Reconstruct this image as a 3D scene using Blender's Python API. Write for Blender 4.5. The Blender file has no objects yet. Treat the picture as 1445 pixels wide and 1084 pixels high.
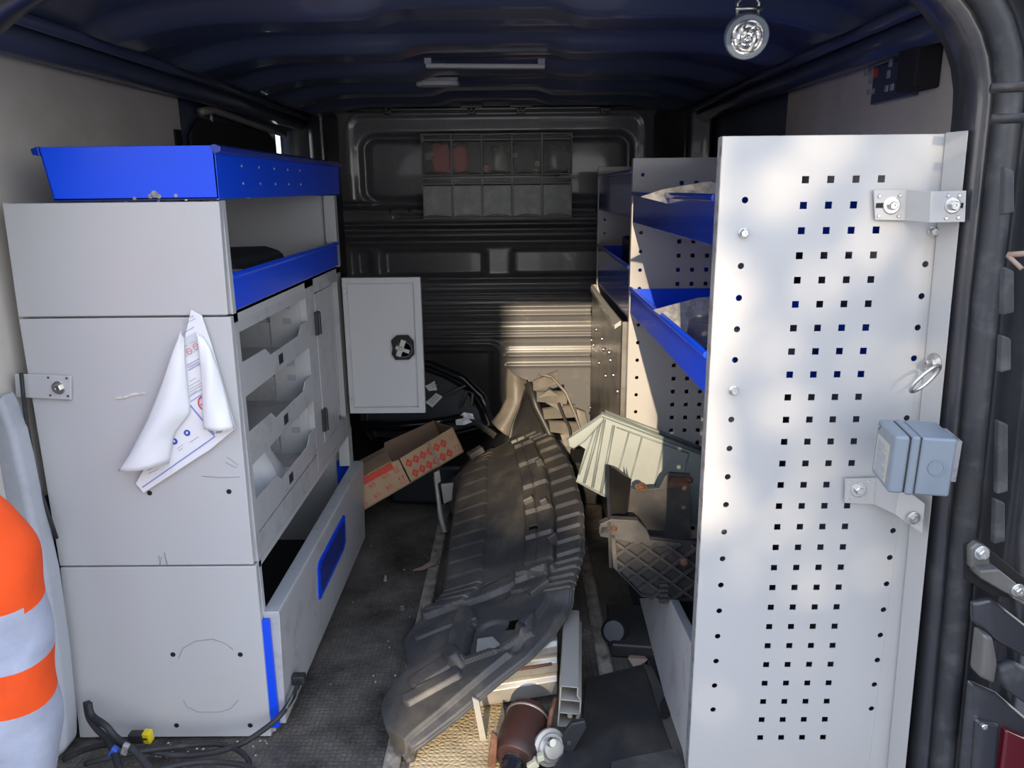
import bpy, bmesh, math, random
from mathutils import Vector, Matrix
random.seed(7)
S = bpy.context.scene
COL = S.collection
V = Vector
# ------------------------------------------------------------------ camera
FPX, PITCH, ROLL, YAW, CAMH = 1088.0, math.radians(14.3), math.radians(.6), math.radians(.37), 1.05
_r = V((1, 0, 0)); _f = V((0, math.cos(PITCH), -math.sin(PITCH))); _u = V((0, math.sin(PITCH), math.cos(PITCH)))
_R = _r * math.cos(ROLL) - _u * math.sin(ROLL); _U = _u * math.cos(ROLL) + _r * math.sin(ROLL)
_z = Matrix.Rotation(YAW, 3, 'Z')
CR, CU, CF = _z @ _R, _z @ _U, _z @ _f
CAM = V((0, 0, CAMH))
cd = bpy.data.cameras.new('camera'); cam = bpy.data.objects.new('camera', cd); COL.objects.link(cam)
cd.sensor_width = 36; cd.lens = 36 * FPX / 1445; cd.clip_start = .02
M3 = Matrix((CR, CU, -CF)).transposed()
cam.matrix_world = Matrix.Translation(CAM) @ M3.to_4x4()
S.camera = cam
S.cycles.diffuse_bounces = 8
# ------------------------------------------------------------------ sky, sun, exposure
SUN_DIR = V((.10, 1, -.35)).normalized()
w = bpy.data.worlds.new('sky'); S.world = w; w.use_nodes = True
nt = w.node_tree; bg = nt.nodes['Background']
# hazy bright sky: pale at the horizon, bluer overhead, a little warmer on the sun's side
tcw = nt.nodes.new('ShaderNodeTexCoord'); sx_ = nt.nodes.new('ShaderNodeSeparateXYZ'); nt.links.new(tcw.outputs['Generated'], sx_.inputs[0])
rp = nt.nodes.new('ShaderNodeValToRGB'); nt.links.new(sx_.outputs[2], rp.inputs[0])
rp.color_ramp.elements[0].position = 0; rp.color_ramp.elements[0].color = (.86, .85, .84, 1)
rp.color_ramp.elements[1].position = .8; rp.color_ramp.elements[1].color = (.46, .58, .86, 1)
e_ = rp.color_ramp.elements.new(.25); e_.color = (.82, .86, .93, 1)
nt.links.new(rp.outputs[0], bg.inputs[0]); bg.inputs[1].default_value = 1.5
sd = bpy.data.lights.new('sun', 'SUN'); sd.energy = 2.7; sd.angle = math.radians(.55); sd.color = (1, .80, .56)
so = bpy.data.objects.new('sun', sd); COL.objects.link(so); so.location = (-2, -8, 5)
so.rotation_euler = SUN_DIR.to_track_quat('-Z', 'Y').to_euler()
S.view_settings.view_transform = 'Standard'; S.view_settings.look = 'None'
S.view_settings.gamma = 1; S.view_settings.use_curve_mapping = False
S.view_settings.exposure = 1.22

# ------------------------------------------------------------------ measuring helpers (a line of sight met by a real plane)
def ray(px, py): return CF + CR * ((px - 722.5) / FPX) - CU * ((py - 542) / FPX)
def aX(px, py, X): d = ray(px, py); return CAM + d * (X / d.x)
def aY(px, py, Y): d = ray(px, py); return CAM + d * (Y / d.y)
def aZ(px, py, Z): d = ray(px, py); return CAM + d * ((Z - CAMH) / d.z)
class Pl:
    def __init__(s, p0, n): s.p = V(p0); s.n = V(n).normalized()
    def hit(s, px, py):
        d = ray(px, py); return CAM + d * ((s.p - CAM).dot(s.n) / d.dot(s.n))
def pl3(a, b, c): return Pl(a, (V(b) - V(a)).cross(V(c) - V(a)))

# ------------------------------------------------------------------ mesh builder
class MB:
    def __init__(s): s.v = []; s.f = []
    def add(s, vs, fs):
        o = len(s.v); s.v += [V(p) for p in vs]; s.f += [tuple(i + o for i in f) for f in fs]; return s
    def box(s, x0, x1, y0, y1, z0, z1):
        return s.add([(x, y, z) for x in (x0, x1) for y in (y0, y1) for z in (z0, z1)],
                     [(0, 1, 3, 2), (4, 6, 7, 5), (0, 4, 5, 1), (2, 3, 7, 6), (0, 2, 6, 4), (1, 5, 7, 3)])
    def obox(s, c, a, b, d):
        c, a, b, d = V(c), V(a), V(b), V(d)
        return s.add([c + a * i + b * j + d * k for i in (-1, 1) for j in (-1, 1) for k in (-1, 1)],
                     [(0, 1, 3, 2), (4, 6, 7, 5), (0, 4, 5, 1), (2, 3, 7, 6), (0, 2, 6, 4), (1, 5, 7, 3)])
    def prism(s, pts, ext):
        n = len(pts); e = V(ext); pts = [V(p) for p in pts]
        return s.add(pts + [p + e for p in pts], [tuple(range(n)), tuple(range(2 * n - 1, n - 1, -1))] +
                     [(i, (i + 1) % n, n + (i + 1) % n, n + i) for i in range(n)])
    def poly(s, pts): return s.add(pts, [tuple(range(len(pts)))])
    def tube(s, pts, r, n=8, closed=False, cap=True):
        pts = [V(p) for p in pts]; m = len(pts)
        rs = r if isinstance(r, (list, tuple)) else [r] * m
        up = None; rings = []
        for i, p in enumerate(pts):
            if closed: t = pts[(i + 1) % m] - pts[i - 1]
            else: t = pts[min(i + 1, m - 1)] - pts[max(i - 1, 0)]
            t.normalize()
            if up is None: up = t.orthogonal().normalized()
            up = (up - t * up.dot(t)).normalized(); b = t.cross(up)
            rings.append([p + (up * math.cos(2 * math.pi * k / n) + b * math.sin(2 * math.pi * k / n)) * rs[i] for k in range(n)])
        vs = [q for g in rings for q in g]; fs = []
        for i in range(m if closed else m - 1):
            for k in range(n):
                a, b2 = i * n, ((i + 1) % m) * n
                fs.append((a + k, a + (k + 1) % n, b2 + (k + 1) % n, b2 + k))
        if not closed and cap: fs += [tuple(range(n)), tuple(range(m * n - 1, (m - 1) * n - 1, -1))]
        return s.add(vs, fs)
    def lathe(s, prof, c, ax, n=20):
        c = V(c); ax = V(ax).normalized(); u = ax.orthogonal().normalized(); b = ax.cross(u); m = len(prof)
        vs = [c + ax * h + (u * math.cos(2 * math.pi * k / n) + b * math.sin(2 * math.pi * k / n)) * r for r, h in prof for k in range(n)]
        fs = [(i * n + k, i * n + (k + 1) % n, (i + 1) * n + (k + 1) % n, (i + 1) * n + k) for i in range(m - 1) for k in range(n)]
        fs += [tuple(range(n)), tuple(range(m * n - 1, (m - 1) * n - 1, -1))]
        return s.add(vs, fs)
    def cyl(s, c, ax, r, h, n=14): return s.lathe([(r, 0), (r, h)], c, ax, n)
    def grid(s, fn, nu, nv, keep=None):
        vs = [fn(i / nu, j / nv) for j in range(nv + 1) for i in range(nu + 1)]; W = nu + 1
        fs = [(j * W + i, j * W + i + 1, (j + 1) * W + i + 1, (j + 1) * W + i) for j in range(nv) for i in range(nu) if keep is None or keep((i + .5) / nu, (j + .5) / nv)]
        return s.add(vs, fs)
    def mesh(s, name, mat, off=V((0, 0, 0)), smooth=False, fix=True):
        me = bpy.data.meshes.new(name)
        me.from_pydata([p - off for p in s.v], [], s.f)
        if fix:
            bm = bmesh.new(); bm.from_mesh(me); bmesh.ops.recalc_face_normals(bm, faces=bm.faces); bm.to_mesh(me); bm.free()
        if smooth:
            for p in me.polygons: p.use_smooth = True
        for q in (mat if isinstance(mat, (list, tuple)) else [mat]): me.materials.append(q)
        return me
def wloc(o):
    l = V((0, 0, 0))
    while o is not None: l += o.location; o = o.parent
    return l
def build(mb, name, mat, parent=None, bevel=0, smooth=False, solid=0, seg=2, sub=0, off=None, fix=True):
    o = bpy.data.objects.new(name, None)
    if parent is not None: base = wloc(parent); loc = V((0, 0, 0))
    else:
        n = len(mb.v); base = V((sum(p.x for p in mb.v) / n, sum(p.y for p in mb.v) / n, min(p.z for p in mb.v))); loc = base
    bpy.data.objects.remove(o)
    o = bpy.data.objects.new(name, mb.mesh(name, mat, base, smooth, fix)); COL.objects.link(o)
    o.location = loc; o.parent = parent
    if solid: m = o.modifiers.new('solid', 'SOLIDIFY'); m.thickness = solid; m.offset = 0 if off is None else off
    if sub: m = o.modifiers.new('sub', 'SUBSURF'); m.levels = sub; m.render_levels = sub
    if bevel:
        m = o.modifiers.new('bevel', 'BEVEL'); m.width = bevel; m.segments = seg; m.limit_method = 'ANGLE'; m.angle_limit = math.radians(35); m.harden_normals = False
        for p in o.data.polygons: p.use_smooth = True
        o.modifiers.new('wn', 'WEIGHTED_NORMAL').keep_sharp = True
    return o
def thing(name, loc, label, cat, group=None):
    o = bpy.data.objects.new(name, None); COL.objects.link(o); o.location = loc; o.empty_display_size = .05
    return tag(o, label, cat, group)
def tag(o, label, cat, group=None):
    o['label'] = label; o['category'] = cat
    if group: o['group'] = group
    return o
def struct(o): o['kind'] = 'structure'; return o

# ------------------------------------------------------------------ materials
def mat(name, col, rough=.5, metal=0, dirt=None, bump=None, coat=0, spec=None, extra=None):
    m = bpy.data.materials.new(name); m.use_nodes = True; n = m.node_tree; p = n.nodes['Principled BSDF']
    c = (*col, 1); p.inputs['Base Color'].default_value = c; p.inputs['Roughness'].default_value = rough; p.inputs['Metallic'].default_value = metal
    p.inputs['Coat Weight'].default_value = coat; p.inputs['Coat Roughness'].default_value = .06
    if spec is not None: p.inputs['Specular IOR Level'].default_value = spec
    tc = n.nodes.new('ShaderNodeTexCoord')
    if dirt:
        dc, lo, hi, sc = dirt
        t = n.nodes.new('ShaderNodeTexNoise'); t.inputs['Scale'].default_value = sc; t.inputs['Detail'].default_value = 7; t.inputs['Roughness'].default_value = .65
        n.links.new(tc.outputs['Object'], t.inputs['Vector'])
        r = n.nodes.new('ShaderNodeMapRange'); r.inputs[1].default_value = lo; r.inputs[2].default_value = hi
        n.links.new(t.outputs[0], r.inputs[0])
        x = n.nodes.new('ShaderNodeMix'); x.data_type = 'RGBA'; x.inputs[6].default_value = c; x.inputs[7].default_value = (*dc, 1)
        n.links.new(r.outputs[0], x.inputs[0]); n.links.new(x.outputs[2], p.inputs['Base Color'])
    if bump:
        sc, st = bump[:2]
        t = n.nodes.new('ShaderNodeTexNoise'); t.inputs['Scale'].default_value = sc; t.inputs['Detail'].default_value = 4
        n.links.new(tc.outputs['Object'], t.inputs['Vector'])
        b = n.nodes.new('ShaderNodeBump'); b.inputs['Strength'].default_value = st; b.inputs['Distance'].default_value = .004
        n.links.new(t.outputs[0], b.inputs['Height']); n.links.new(b.outputs[0], p.inputs['Normal'])
    if extra: extra(n, p, tc)
    return m
def floor_nodes(n, p, tc):
    vo = n.nodes.new('ShaderNodeTexVoronoi'); vo.feature = 'DISTANCE_TO_EDGE'; vo.inputs['Scale'].default_value = 95; vo.inputs['Randomness'].default_value = .25
    n.links.new(tc.outputs['Object'], vo.inputs['Vector'])
    r = n.nodes.new('ShaderNodeMapRange'); r.inputs[1].default_value = .02; r.inputs[2].default_value = .22; n.links.new(vo.outputs[0], r.inputs[0])
    b = n.nodes.new('ShaderNodeBump'); b.inputs['Strength'].default_value = .4; b.inputs['Distance'].default_value = .003
    n.links.new(r.outputs[0], b.inputs['Height']); n.links.new(b.outputs[0], p.inputs['Normal'])
    t = n.nodes.new('ShaderNodeTexNoise'); t.inputs['Scale'].default_value = 5; t.inputs['Detail'].default_value = 9; t.inputs['Roughness'].default_value = .7
    n.links.new(tc.outputs['Object'], t.inputs['Vector'])
    cr = n.nodes.new('ShaderNodeValToRGB'); cr.color_ramp.elements[0].position = .33; cr.color_ramp.elements[0].color = (.020, .018, .016, 1)
    cr.color_ramp.elements[1].position = .64; cr.color_ramp.elements[1].color = (.21, .185, .15, 1)
    e = cr.color_ramp.elements.new(.76); e.color = (.45, .42, .38, 1)
    n.links.new(t.outputs[0], cr.inputs[0])
    x = n.nodes.new('ShaderNodeMix'); x.data_type = 'RGBA'; x.blend_type = 'MULTIPLY'; x.inputs[0].default_value = .3
    n.links.new(cr.outputs[0], x.inputs[6]); n.links.new(r.outputs[0], x.inputs[7]); n.links.new(x.outputs[2], p.inputs['Base Color'])
M = {}
M['white'] = mat('white_enamel', (.50, .50, .495), .32, dirt=((.50, .48, .45), .55, .85, 6), coat=.15)
M['white_scuff'] = mat('scuffed_white_enamel', (.46, .46, .46), .38, dirt=((.28, .25, .22), .52, .8, 14), coat=.1)
M['rack'] = mat('grey_enamel', (.455, .45, .435), .28, dirt=((.45, .43, .39), .58, .85, 7), coat=.2)
M['rackdark'] = mat('grey_enamel_edge', (.30, .30, .30), .4, dirt=((.10, .09, .08), .5, .7, 40))
M['steel'] = mat('bare_sheet_steel', (.42, .40, .37), .3, .7, dirt=((.16, .145, .12), .4, .75, 9), bump=(30, .08))
M['galv'] = mat('galvanised', (.68, .68, .67), .4, .45, dirt=((.33, .33, .33), .4, .62, 38))
M['blue'] = mat('blue_enamel', (.002, .070, .78), .38, coat=.08, dirt=((.10, .15, .35), .68, .8, 18))
M['bluedark'] = mat('dark_blue_enamel', (.008, .03, .28), .2, coat=.5, dirt=((.06, .08, .2), .66, .8, 20))
M['zinc'] = mat('zinc', (.62, .62, .60), .3, .95)
M['paint'] = mat('dark_paint_blue_haze', (.062, .076, .130), .34, coat=.45, bump=(8, .04))  # dark paint with the bluish lens haze over the roof put into its colour
M['pillar'] = mat('black_grey_body_paint', (.030, .031, .036), .3, coat=.45, dirt=((.075, .07, .065), .55, .8, 12))
M['bulk'] = mat('charcoal_body_paint', (.135, .137, .145), .3, coat=.5, dirt=((.24, .21, .17), .56, .78, 11))
M['rubber'] = mat('black_rubber', (.02, .02, .022), .6, dirt=((.06, .06, .06), .5, .8, 20))
M['seal'] = mat('grey_rubber_seal', (.04, .042, .046), .5, dirt=((.11, .11, .11), .5, .8, 25))
M['liner'] = mat('beige_hardboard', (.62, .58, .52), .6, dirt=((.50, .46, .40), .45, .8, 5))
M['linerg'] = mat('grey_plastic_trim', (.42, .44, .47), .5, dirt=((.25, .26, .27), .5, .8, 6))
M['floor'] = mat('studded_rubber_mat', (.03, .03, .03), .55, extra=floor_nodes)
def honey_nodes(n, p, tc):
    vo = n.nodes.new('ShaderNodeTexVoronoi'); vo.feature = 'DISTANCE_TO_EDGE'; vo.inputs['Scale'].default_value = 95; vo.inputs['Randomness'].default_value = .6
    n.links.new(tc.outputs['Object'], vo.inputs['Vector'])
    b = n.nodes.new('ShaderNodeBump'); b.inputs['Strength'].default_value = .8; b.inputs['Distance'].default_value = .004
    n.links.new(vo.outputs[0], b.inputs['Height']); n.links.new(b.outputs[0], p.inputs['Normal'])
M['tan'] = mat('sunlit_floor_tan', (.50, .40, .24), .5, dirt=((.30, .23, .13), .42, .75, 14), extra=honey_nodes)  # light tan carries the sunlight on the floor patch
M['rail'] = mat('dirty_aluminium', (.46, .42, .35), .5, .2, dirt=((.15, .13, .10), .42, .68, 25), bump=(90, .5))
M['plastic'] = mat('black_plastic', (.024, .024, .026), .45, dirt=((.075, .067, .056), .48, .78, 7), bump=(160, .05))
M['plasticd'] = mat('dusty_black_plastic', (.042, .041, .041), .48, dirt=((.14, .125, .10), .46, .8, 8), bump=(220, .05))
M['mould'] = mat('dusty_moulding', (.12, .11, .095), .45, dirt=((.24, .215, .18), .45, .75, 9))
M['gloss'] = mat('gloss_black', (.012, .014, .020), .12, coat=.35)
M['gloss2'] = mat('smoked_black', (.010, .012, .017), .45)
M['binframe'] = mat('grey_bin_frame', (.26, .265, .26), .4)
M['crate'] = mat('sage_grey_plastic', (.19, .22, .205), .42, dirt=((.14, .16, .15), .5, .8, 6))
M['card'] = mat('brown_cardboard', (.46, .31, .185), .8, dirt=((.36, .24, .14), .45, .75, 6))
M['cardin'] = mat('brown_cardboard_inside', (.30, .20, .13), .85)
M['red'] = mat('red_print', (.62, .06, .035), .7)
M['redcloth_reflection'] = mat('red_cloth_and_reflection', (.92, .10, .07), .8, bump=(60, .6))  # cloth colour, also used for the red reflections shaped in the lower bins
M['alu'] = mat('aluminium_casting', (.42, .41, .37), .42, .4, dirt=((.30, .27, .22), .5, .75, 13))
M['rust'] = mat('rust', (.10, .042, .022), .75, dirt=((.17, .09, .055), .45, .7, 60), bump=(120, .4))
M['brown'] = mat('brown_oxide_paint', (.040, .016, .012), .45, dirt=((.02, .012, .010), .45, .75, 12), bump=(50, .15))
M['box'] = mat('grey_abs', (.20, .235, .27), .35, dirt=((.16, .19, .22), .5, .8, 8))
M['paper'] = mat('white_laminate', (.80, .80, .80), .35, coat=.2, dirt=((.66, .63, .58), .6, .85, 14))
M['stain'] = mat('tan_stain', (.60, .54, .44), .6, dirt=((.74, .72, .68), .45, .6, 60))
M['print_blue'] = mat('blue_print', (.03, .09, .42), .5)
M['print_line'] = mat('thin_blue_print', (.22, .27, .58), .5)
M['print_red'] = mat('crimson_print', (.72, .06, .10), .5)
M['print_grey'] = mat('grey_print', (.34, .36, .40), .6)
M['print_pale'] = mat('pale_grey_print', (.62, .63, .63), .6)
M['black'] = mat('black', (.006, .006, .007), .7)
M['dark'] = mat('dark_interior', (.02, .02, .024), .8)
M['orange'] = mat('orange_fabric', (.80, .075, .004), .85, bump=(25, .6), dirt=((.62, .055, .003), .5, .8, 8))
M['reflect'] = mat('silver_reflective_tape', (.42, .45, .55), .45, .15, dirt=((.30, .33, .42), .45, .75, 16), bump=(30, .5))
M['trouser'] = mat('navy_fabric', (.02, .025, .05), .9)
M['skin'] = mat('skin', (.52, .32, .24), .55)
M['hair'] = mat('brown_hair', (.05, .03, .02), .7)
M['yellow'] = mat('yellow_plastic', (.85, .68, .02), .4)
M['cream'] = mat('cream_plastic', (.62, .58, .40), .45)
M['leaf'] = mat('dry_brown_strip', (.33, .24, .18), .75)
M['silver'] = mat('silver_label', (.55, .54, .47), .35, .5)
M['chrome'] = mat('chrome', (.75, .75, .74), .12, 1)
M['lens'] = mat('faceted_reflector', (.85, .84, .78), .16, .85)
M['dull'] = mat('dull_steel', (.16, .155, .145), .45, .4, dirt=((.09, .08, .07), .5, .8, 12))
M['offwhite'] = mat('offwhite_plastic', (.55, .55, .52), .4)
M['tail'] = mat('dark_red_lens', (.10, .004, .010), .12, coat=.6)
M['asphalt'] = mat('concrete_yard', (.26, .25, .24), .9, dirt=((.18, .175, .17), .4, .7, 3))
M['foliage'] = mat('foliage', (.05, .08, .025), .8)
M['brick'] = mat('added_wall_render', (.62, .58, .52), .9, dirt=((.5, .46, .42), .4, .7, 3))  # pale render of the added wall, bounces light into the van
def clear_nodes(m, col, fac):
    n = m.node_tree; p = n.nodes['Principled BSDF']; o = n.nodes['Material Output']
    t = n.nodes.new('ShaderNodeBsdfTransparent'); t.inputs[0].default_value = (*col, 1)
    x = n.nodes.new('ShaderNodeMixShader'); x.inputs[0].default_value = fac
    n.links.new(t.outputs[0], x.inputs[1]); n.links.new(p.outputs[0], x.inputs[2]); n.links.new(x.outputs[0], o.inputs[0])
M['clear'] = mat('smoky_clear_plastic', (.20, .20, .19), .18, dirt=((.34, .34, .32), .5, .75, 25)); clear_nodes(M['clear'], (.95, .94, .92), .22)
M['cloudy'] = mat('cloudy_clear_plastic', (.42, .43, .42), .3, dirt=((.6, .61, .6), .45, .7, 22)); clear_nodes(M['cloudy'], (.92, .92, .9), .6)
M['glass'] = mat('window_glass', (.02, .02, .02), .05); clear_nodes(M['glass'], (.8, .84, .84), .12)

# text as flat print
_tc = {}
def text_shape(s):
    if s not in _tc:
        c = bpy.data.curves.new('t', 'FONT'); c.body = s; c.size = 1; c.align_x = 'CENTER'; c.align_y = 'CENTER'; c.resolution_u = 2
        o = bpy.data.objects.new('t', c); COL.objects.link(o)
        dg = bpy.context.evaluated_depsgraph_get(); me = bpy.data.meshes.new_from_object(o.evaluated_get(dg))
        _tc[s] = ([v.co.copy() for v in me.vertices], [tuple(p.vertices) for p in me.polygons])
        bpy.data.objects.remove(o); bpy.data.curves.remove(c); bpy.data.meshes.remove(me)
    return _tc[s]
def put_text(mb, s, c, u, v):
    vs, fs = text_shape(s); c, u, v = V(c), V(u), V(v)
    mb.add([c + u * p.x + v * p.y for p in vs], fs)

def perf(mb, O, U, Vv, W, H, sq, rd, a, r, n=10):
    """sheet with real square holes (sq = (columns, rows)) and round holes (rd = (columns, rows))"""
    O, U, Vv = V(O), V(U), V(Vv); P = lambda x, y: O + U * x + Vv * y
    cols = [(c, 's', sq[1]) for c in sq[0]] + [(c, 'r', rd[1]) for c in rd[0]]; cols.sort(key=lambda t: t[0]); x = 0
    for c, kind, rows in cols:
        h = a if kind == 's' else r * 1.25
        if c - h > x: mb.poly([P(x, 0), P(c - h, 0), P(c - h, H), P(x, H)])
        y = 0
        for q in sorted(rows):
            mb.poly([P(c - h, y), P(c + h, y), P(c + h, q - h), P(c - h, q - h)])
            if kind == 'r':
                vo, vi = [], []
                for k in range(n * 4 // 4 * 1 if False else 12):
                    an = 2 * math.pi * k / 12 + math.pi / 4; m = max(abs(math.cos(an)), abs(math.sin(an)))
                    vo.append(P(c + h * math.cos(an) / m, q + h * math.sin(an) / m)); vi.append(P(c + r * math.cos(an), q + r * math.sin(an)))
                mb.add(vo + vi, [(k, (k + 1) % 12, 12 + (k + 1) % 12, 12 + k) for k in range(12)])
            y = q + h
        mb.poly([P(c - h, y), P(c + h, y), P(c + h, H), P(c - h, H)])
        x = c + h
    mb.poly([P(x, 0), P(W, 0), P(W, H), P(x, H)])
    return mb
def bolt(mb, c, ax, r=.007, washer=0):
    c, ax = V(c), V(ax).normalized()
    if washer: mb.lathe([(washer, 0), (washer, .0015), (washer * .9, .002)], c, ax, 16)
    mb.lathe([(r, 0), (r, .005), (r * .8, .0065), (r * .35, .0065), (r * .3, .005)], c + ax * (.002 if washer else 0), ax, 6)
def sstep(a, b, x):
    t = max(0, min(1, (x - a) / (b - a))); return t * t * (3 - 2 * t)
def sdrr(x, y, cx, cy, hx, hy, r):
    qx, qy = abs(x - cx) - hx + r, abs(y - cy) - hy + r
    return math.hypot(max(qx, 0), max(qy, 0)) + min(max(qx, qy), 0) - r
XC = -.075
# ================================================================== SETTING
b = MB(); b.box(-14, 14, -16, 6, -.65, -.55); o = struct(build(b, 'ground', M['asphalt']))
b = MB(); b.box(-.93, .80, 1.04, 3.36, -.04, 0); fl = struct(build(b, 'floor', M['floor']))
# floor rails set into the rubber
def rail(x, y0, y1):
    b = MB(); pr = [(-.016, 0), (-.016, .006), (-.011, .010), (-.005, .007), (.005, .007), (.011, .010), (.016, .006), (.016, 0)]
    b.prism([(x + p[0], y0, p[1]) for p in pr], (0, y1 - y0, 0)); return b
for nm, x, y0, y1 in (('trim_4', -.241, 1.05, 2.75), ('trim_5', .193, 1.44, 2.75)):
    o = build(rail(x, y0, y1), nm, M['rail'], bevel=.001); struct(o)
# roof with pressed cross ribs
RIBS = (1.60, 1.98, 2.36, 2.74, 3.06)
def roofz(X, Y):
    x = abs(X - XC); notch = .55 + .45 * sstep(.14, .22, x); end = 1 - sstep(.66, .74, x)
    d = sum(.042 * (sstep(c - .085, c - .05, Y) - sstep(c + .05, c + .085, Y)) for c in RIBS) * notch * end
    d += sum(.010 * math.exp(-((Y - c) / .02) ** 2) for c in (1.79, 2.17, 2.55)) * end
    return 1.40 - d - .10 * max(0, (x - .42) / .40) ** 2.2
b = MB(); b.grid(lambda u, v: V((XC - .82 + 1.64 * u, 1.07 + 2.3 * v, roofz(XC - .82 + 1.64 * u, 1.07 + 2.3 * v))), 64, 240)
struct(build(b, 'ceiling', M['paint'], smooth=True, solid=.006, off=-1))
# side walls
b = MB()
for y0, y1, z0, z1 in ((1.07, 3.02, 0, 1.32), (3.02, 3.2, 0, 1.165), (3.02, 3.2, 1.27, 1.32), (3.2, 3.36, 0, 1.32)): b.box(-.93, -.895, y0, y1, z0, z1)
wl = struct(build(b, 'wall_left', M['paint']))
b = MB(); b.box(.745, .78, 1.07, 3.36, 0, 1.32); wr = struct(build(b, 'wall_right', M['paint']))
b = MB(); b.box(-.893, -.882, 1.2, 2.14, .5, 1.3); build(b, 'liner_panel', M['liner'], wl, bevel=.002)
b = MB(); b.prism([(.735, 1.16, .9), (.735, 2.2, .9), (.735, 2.2, 1.29), (.735, 1.16, 1.29)], (.01, 0, 0)); build(b, 'liner_panel', M['liner'], wr, bevel=.002)
b = MB(); b.cyl(aX(126, 102, -.882), (1, 0, 0), .005, .001); b.cyl(aX(252, 135, -.882), (1, 0, 0), .004, .001); build(b, 'screw_hole', M['black'], wl)
b = MB(); b.box(-.882, -.876, 2.09, 2.125, 1.165, 1.205); build(b, 'notch_cover', M['black'], wl)
# roof side members (rounded box sections along both sides)
for nm, s in (('trim_6', -1), ('trim_7', 1)):
    b = MB(); x = XC + s * .775
    b.tube([(x, 1.1, 1.30), (x, 1.7, 1.305), (x, 2.4, 1.31), (x, 3.2, 1.305)], .028, 10)
    b.tube([(x - s * .045, 1.1, 1.325), (x - s * .045, 2.2, 1.33), (x - s * .045, 3.2, 1.32)], .012, 8)
    struct(build(b, nm, M['paint'], smooth=True))
# left side: sliding-door region beyond the hardboard
b = MB()
b.tube([aX(282, 158, -.88), aX(300, 155, -.87), aX(370, 180, -.87), aX(402, 190, -.87)], .011, 8)
b.tube([aX(298, 158, -.885), aX(298, 172, -.885)], .006, 6)
struct(build(b, 'trim_8', M['alu'], smooth=True))
b = MB(); b.prism([(-.893, 2.2, 1.0), (-.893, 2.98, 1.0), (-.893, 2.98, 1.22), (-.893, 2.9, 1.25), (-.893, 2.28, 1.25), (-.893, 2.2, 1.2)], (.012, 0, 0))
struct(build(b, 'door_2', M['dark'], bevel=.012))
b = MB(); b.box(-.925, -.92, 3.02, 3.2, 1.165, 1.27); struct(build(b, 'window_1', M['glass']))
# bulkhead: pressed sheet with ribs, recess and hatch
def relief(x, z):
    g = lambda c, wd: math.exp(-((z - c) / wd) ** 2)
    d = 0.0
    s1 = sdrr(x, z, XC, 1.125, .54, .125, .05); d -= .022 * math.exp(-(s1 / .012) ** 2); d -= .005 * sstep(.01, -.01, s1)
    s2 = sdrr(x, z, XC, 1.15, .60, .19, .06); d += .006 * math.exp(-(s2 / .010) ** 2)
    d -= .03 * g(.985, .010); d += .012 * (sstep(.90, .91, z) - sstep(.965, .975, z)); d -= .014 * g(.937, .006) * (sstep(-.5, -.49, x))
    d -= .03 * g(.905, .008); d += .028 * g(.882, .012); d -= .012 * g(.858, .012); d += .034 * g(.835, .016)
    for cx, hx in ((-.645, .03), (-.345, .215), (.20, .215), (.55, .1)):
        s = sdrr(x, z, cx, .745, hx, .052, .02); d -= .026 * sstep(.012, -.012, s)
    d += .014 * g(.680, .010); d -= .006 * g(.655, .012); d += .016 * g(.615, .009); d += .012 * g(.595, .006)
    for c, a, wd in ((.558, .014, .007), (.525, .018, .008), (.49, -.01, .01), (.455, .018, .007), (.432, .022, .010), (.385, -.006, .012), (.345, .016, .007), (.30, .01, .008)): d += a * g(c, wd) * (1 if z > .4 or x > -.05 else 0)
    s3 = sdrr(x, z, -.25, .20, .18, .20, .05); d += .014 * math.exp(-(s3 / .012) ** 2); d -= .02 * sstep(0, -.02, s3 + .03)
    return d
def bk(u, v):
    x, z = XC - .82 + 1.64 * u, 1.385 * v; return V((x, 3.27 - relief(x, z), z))
b = MB(); b.grid(bk, 150, 330); wb = struct(build(b, 'wall_back', M['bulk'], smooth=True, fix=False))
b = MB(); b.box(XC - .84, XC + .84, 3.305, 3.33, 0, 1.40); build(b, 'backing_sheet', M['dark'], wb)
# tabs along the bulkhead top, slots in the ledges
b = MB()
for px in (545, 665, 735, 855):
    p = aY(px, 152, 3.2); b.prism([p + V((-.045, 0, .016)), p + V((.045, 0, .016)), p + V((.045, 0, .0)), p + V((.018, 0, -.004)), p + V((.014, 0, -.024)), p + V((-.014, 0, -.024)), p + V((-.018, 0, -.004)), p + V((-.045, 0, 0))], (0, .04, 0))
    build(b, 'roof_tab', M['pillar'], wb, bevel=.003)
    b = MB(); b.lathe([(.009, 0), (.007, .006)], p + V((0, -.001, -.008)), (0, -1, 0), 12); build(b, 'tab_screw', M['pillar'], wb); b = MB()
b.box(-.72, .58, 3.2, 3.3, 1.345, 1.36); build(b, 'roof_flange', M['pillar'], wb, bevel=.004)
b = MB()
for x in (-.52, -.44, .33, .42): b.box(x, x + .008, 3.252, 3.27, .955, .97)
build(b, 'slot', M['black'], wb)
# side posts of the bulkhead
b = MB(); b.prism([(-.82, 3.22, 0), (-.80, 3.13, 0), (-.735, 3.12, 0), (-.70, 3.25, 0), (-.82, 3.28, 0)], (0, 0, 1.34)); struct(build(b, 'trim_9', M['pillar'], bevel=.02, seg=3))
b = MB(); b.prism([(.74, 3.0, 0), (.65, 3.02, 0), (.585, 3.12, 0), (.55, 3.25, 0), (.74, 3.28, 0)], (0, 0, 1.34)); struct(build(b, 'trim_10', M['pillar'], bevel=.02, seg=3))
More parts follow.
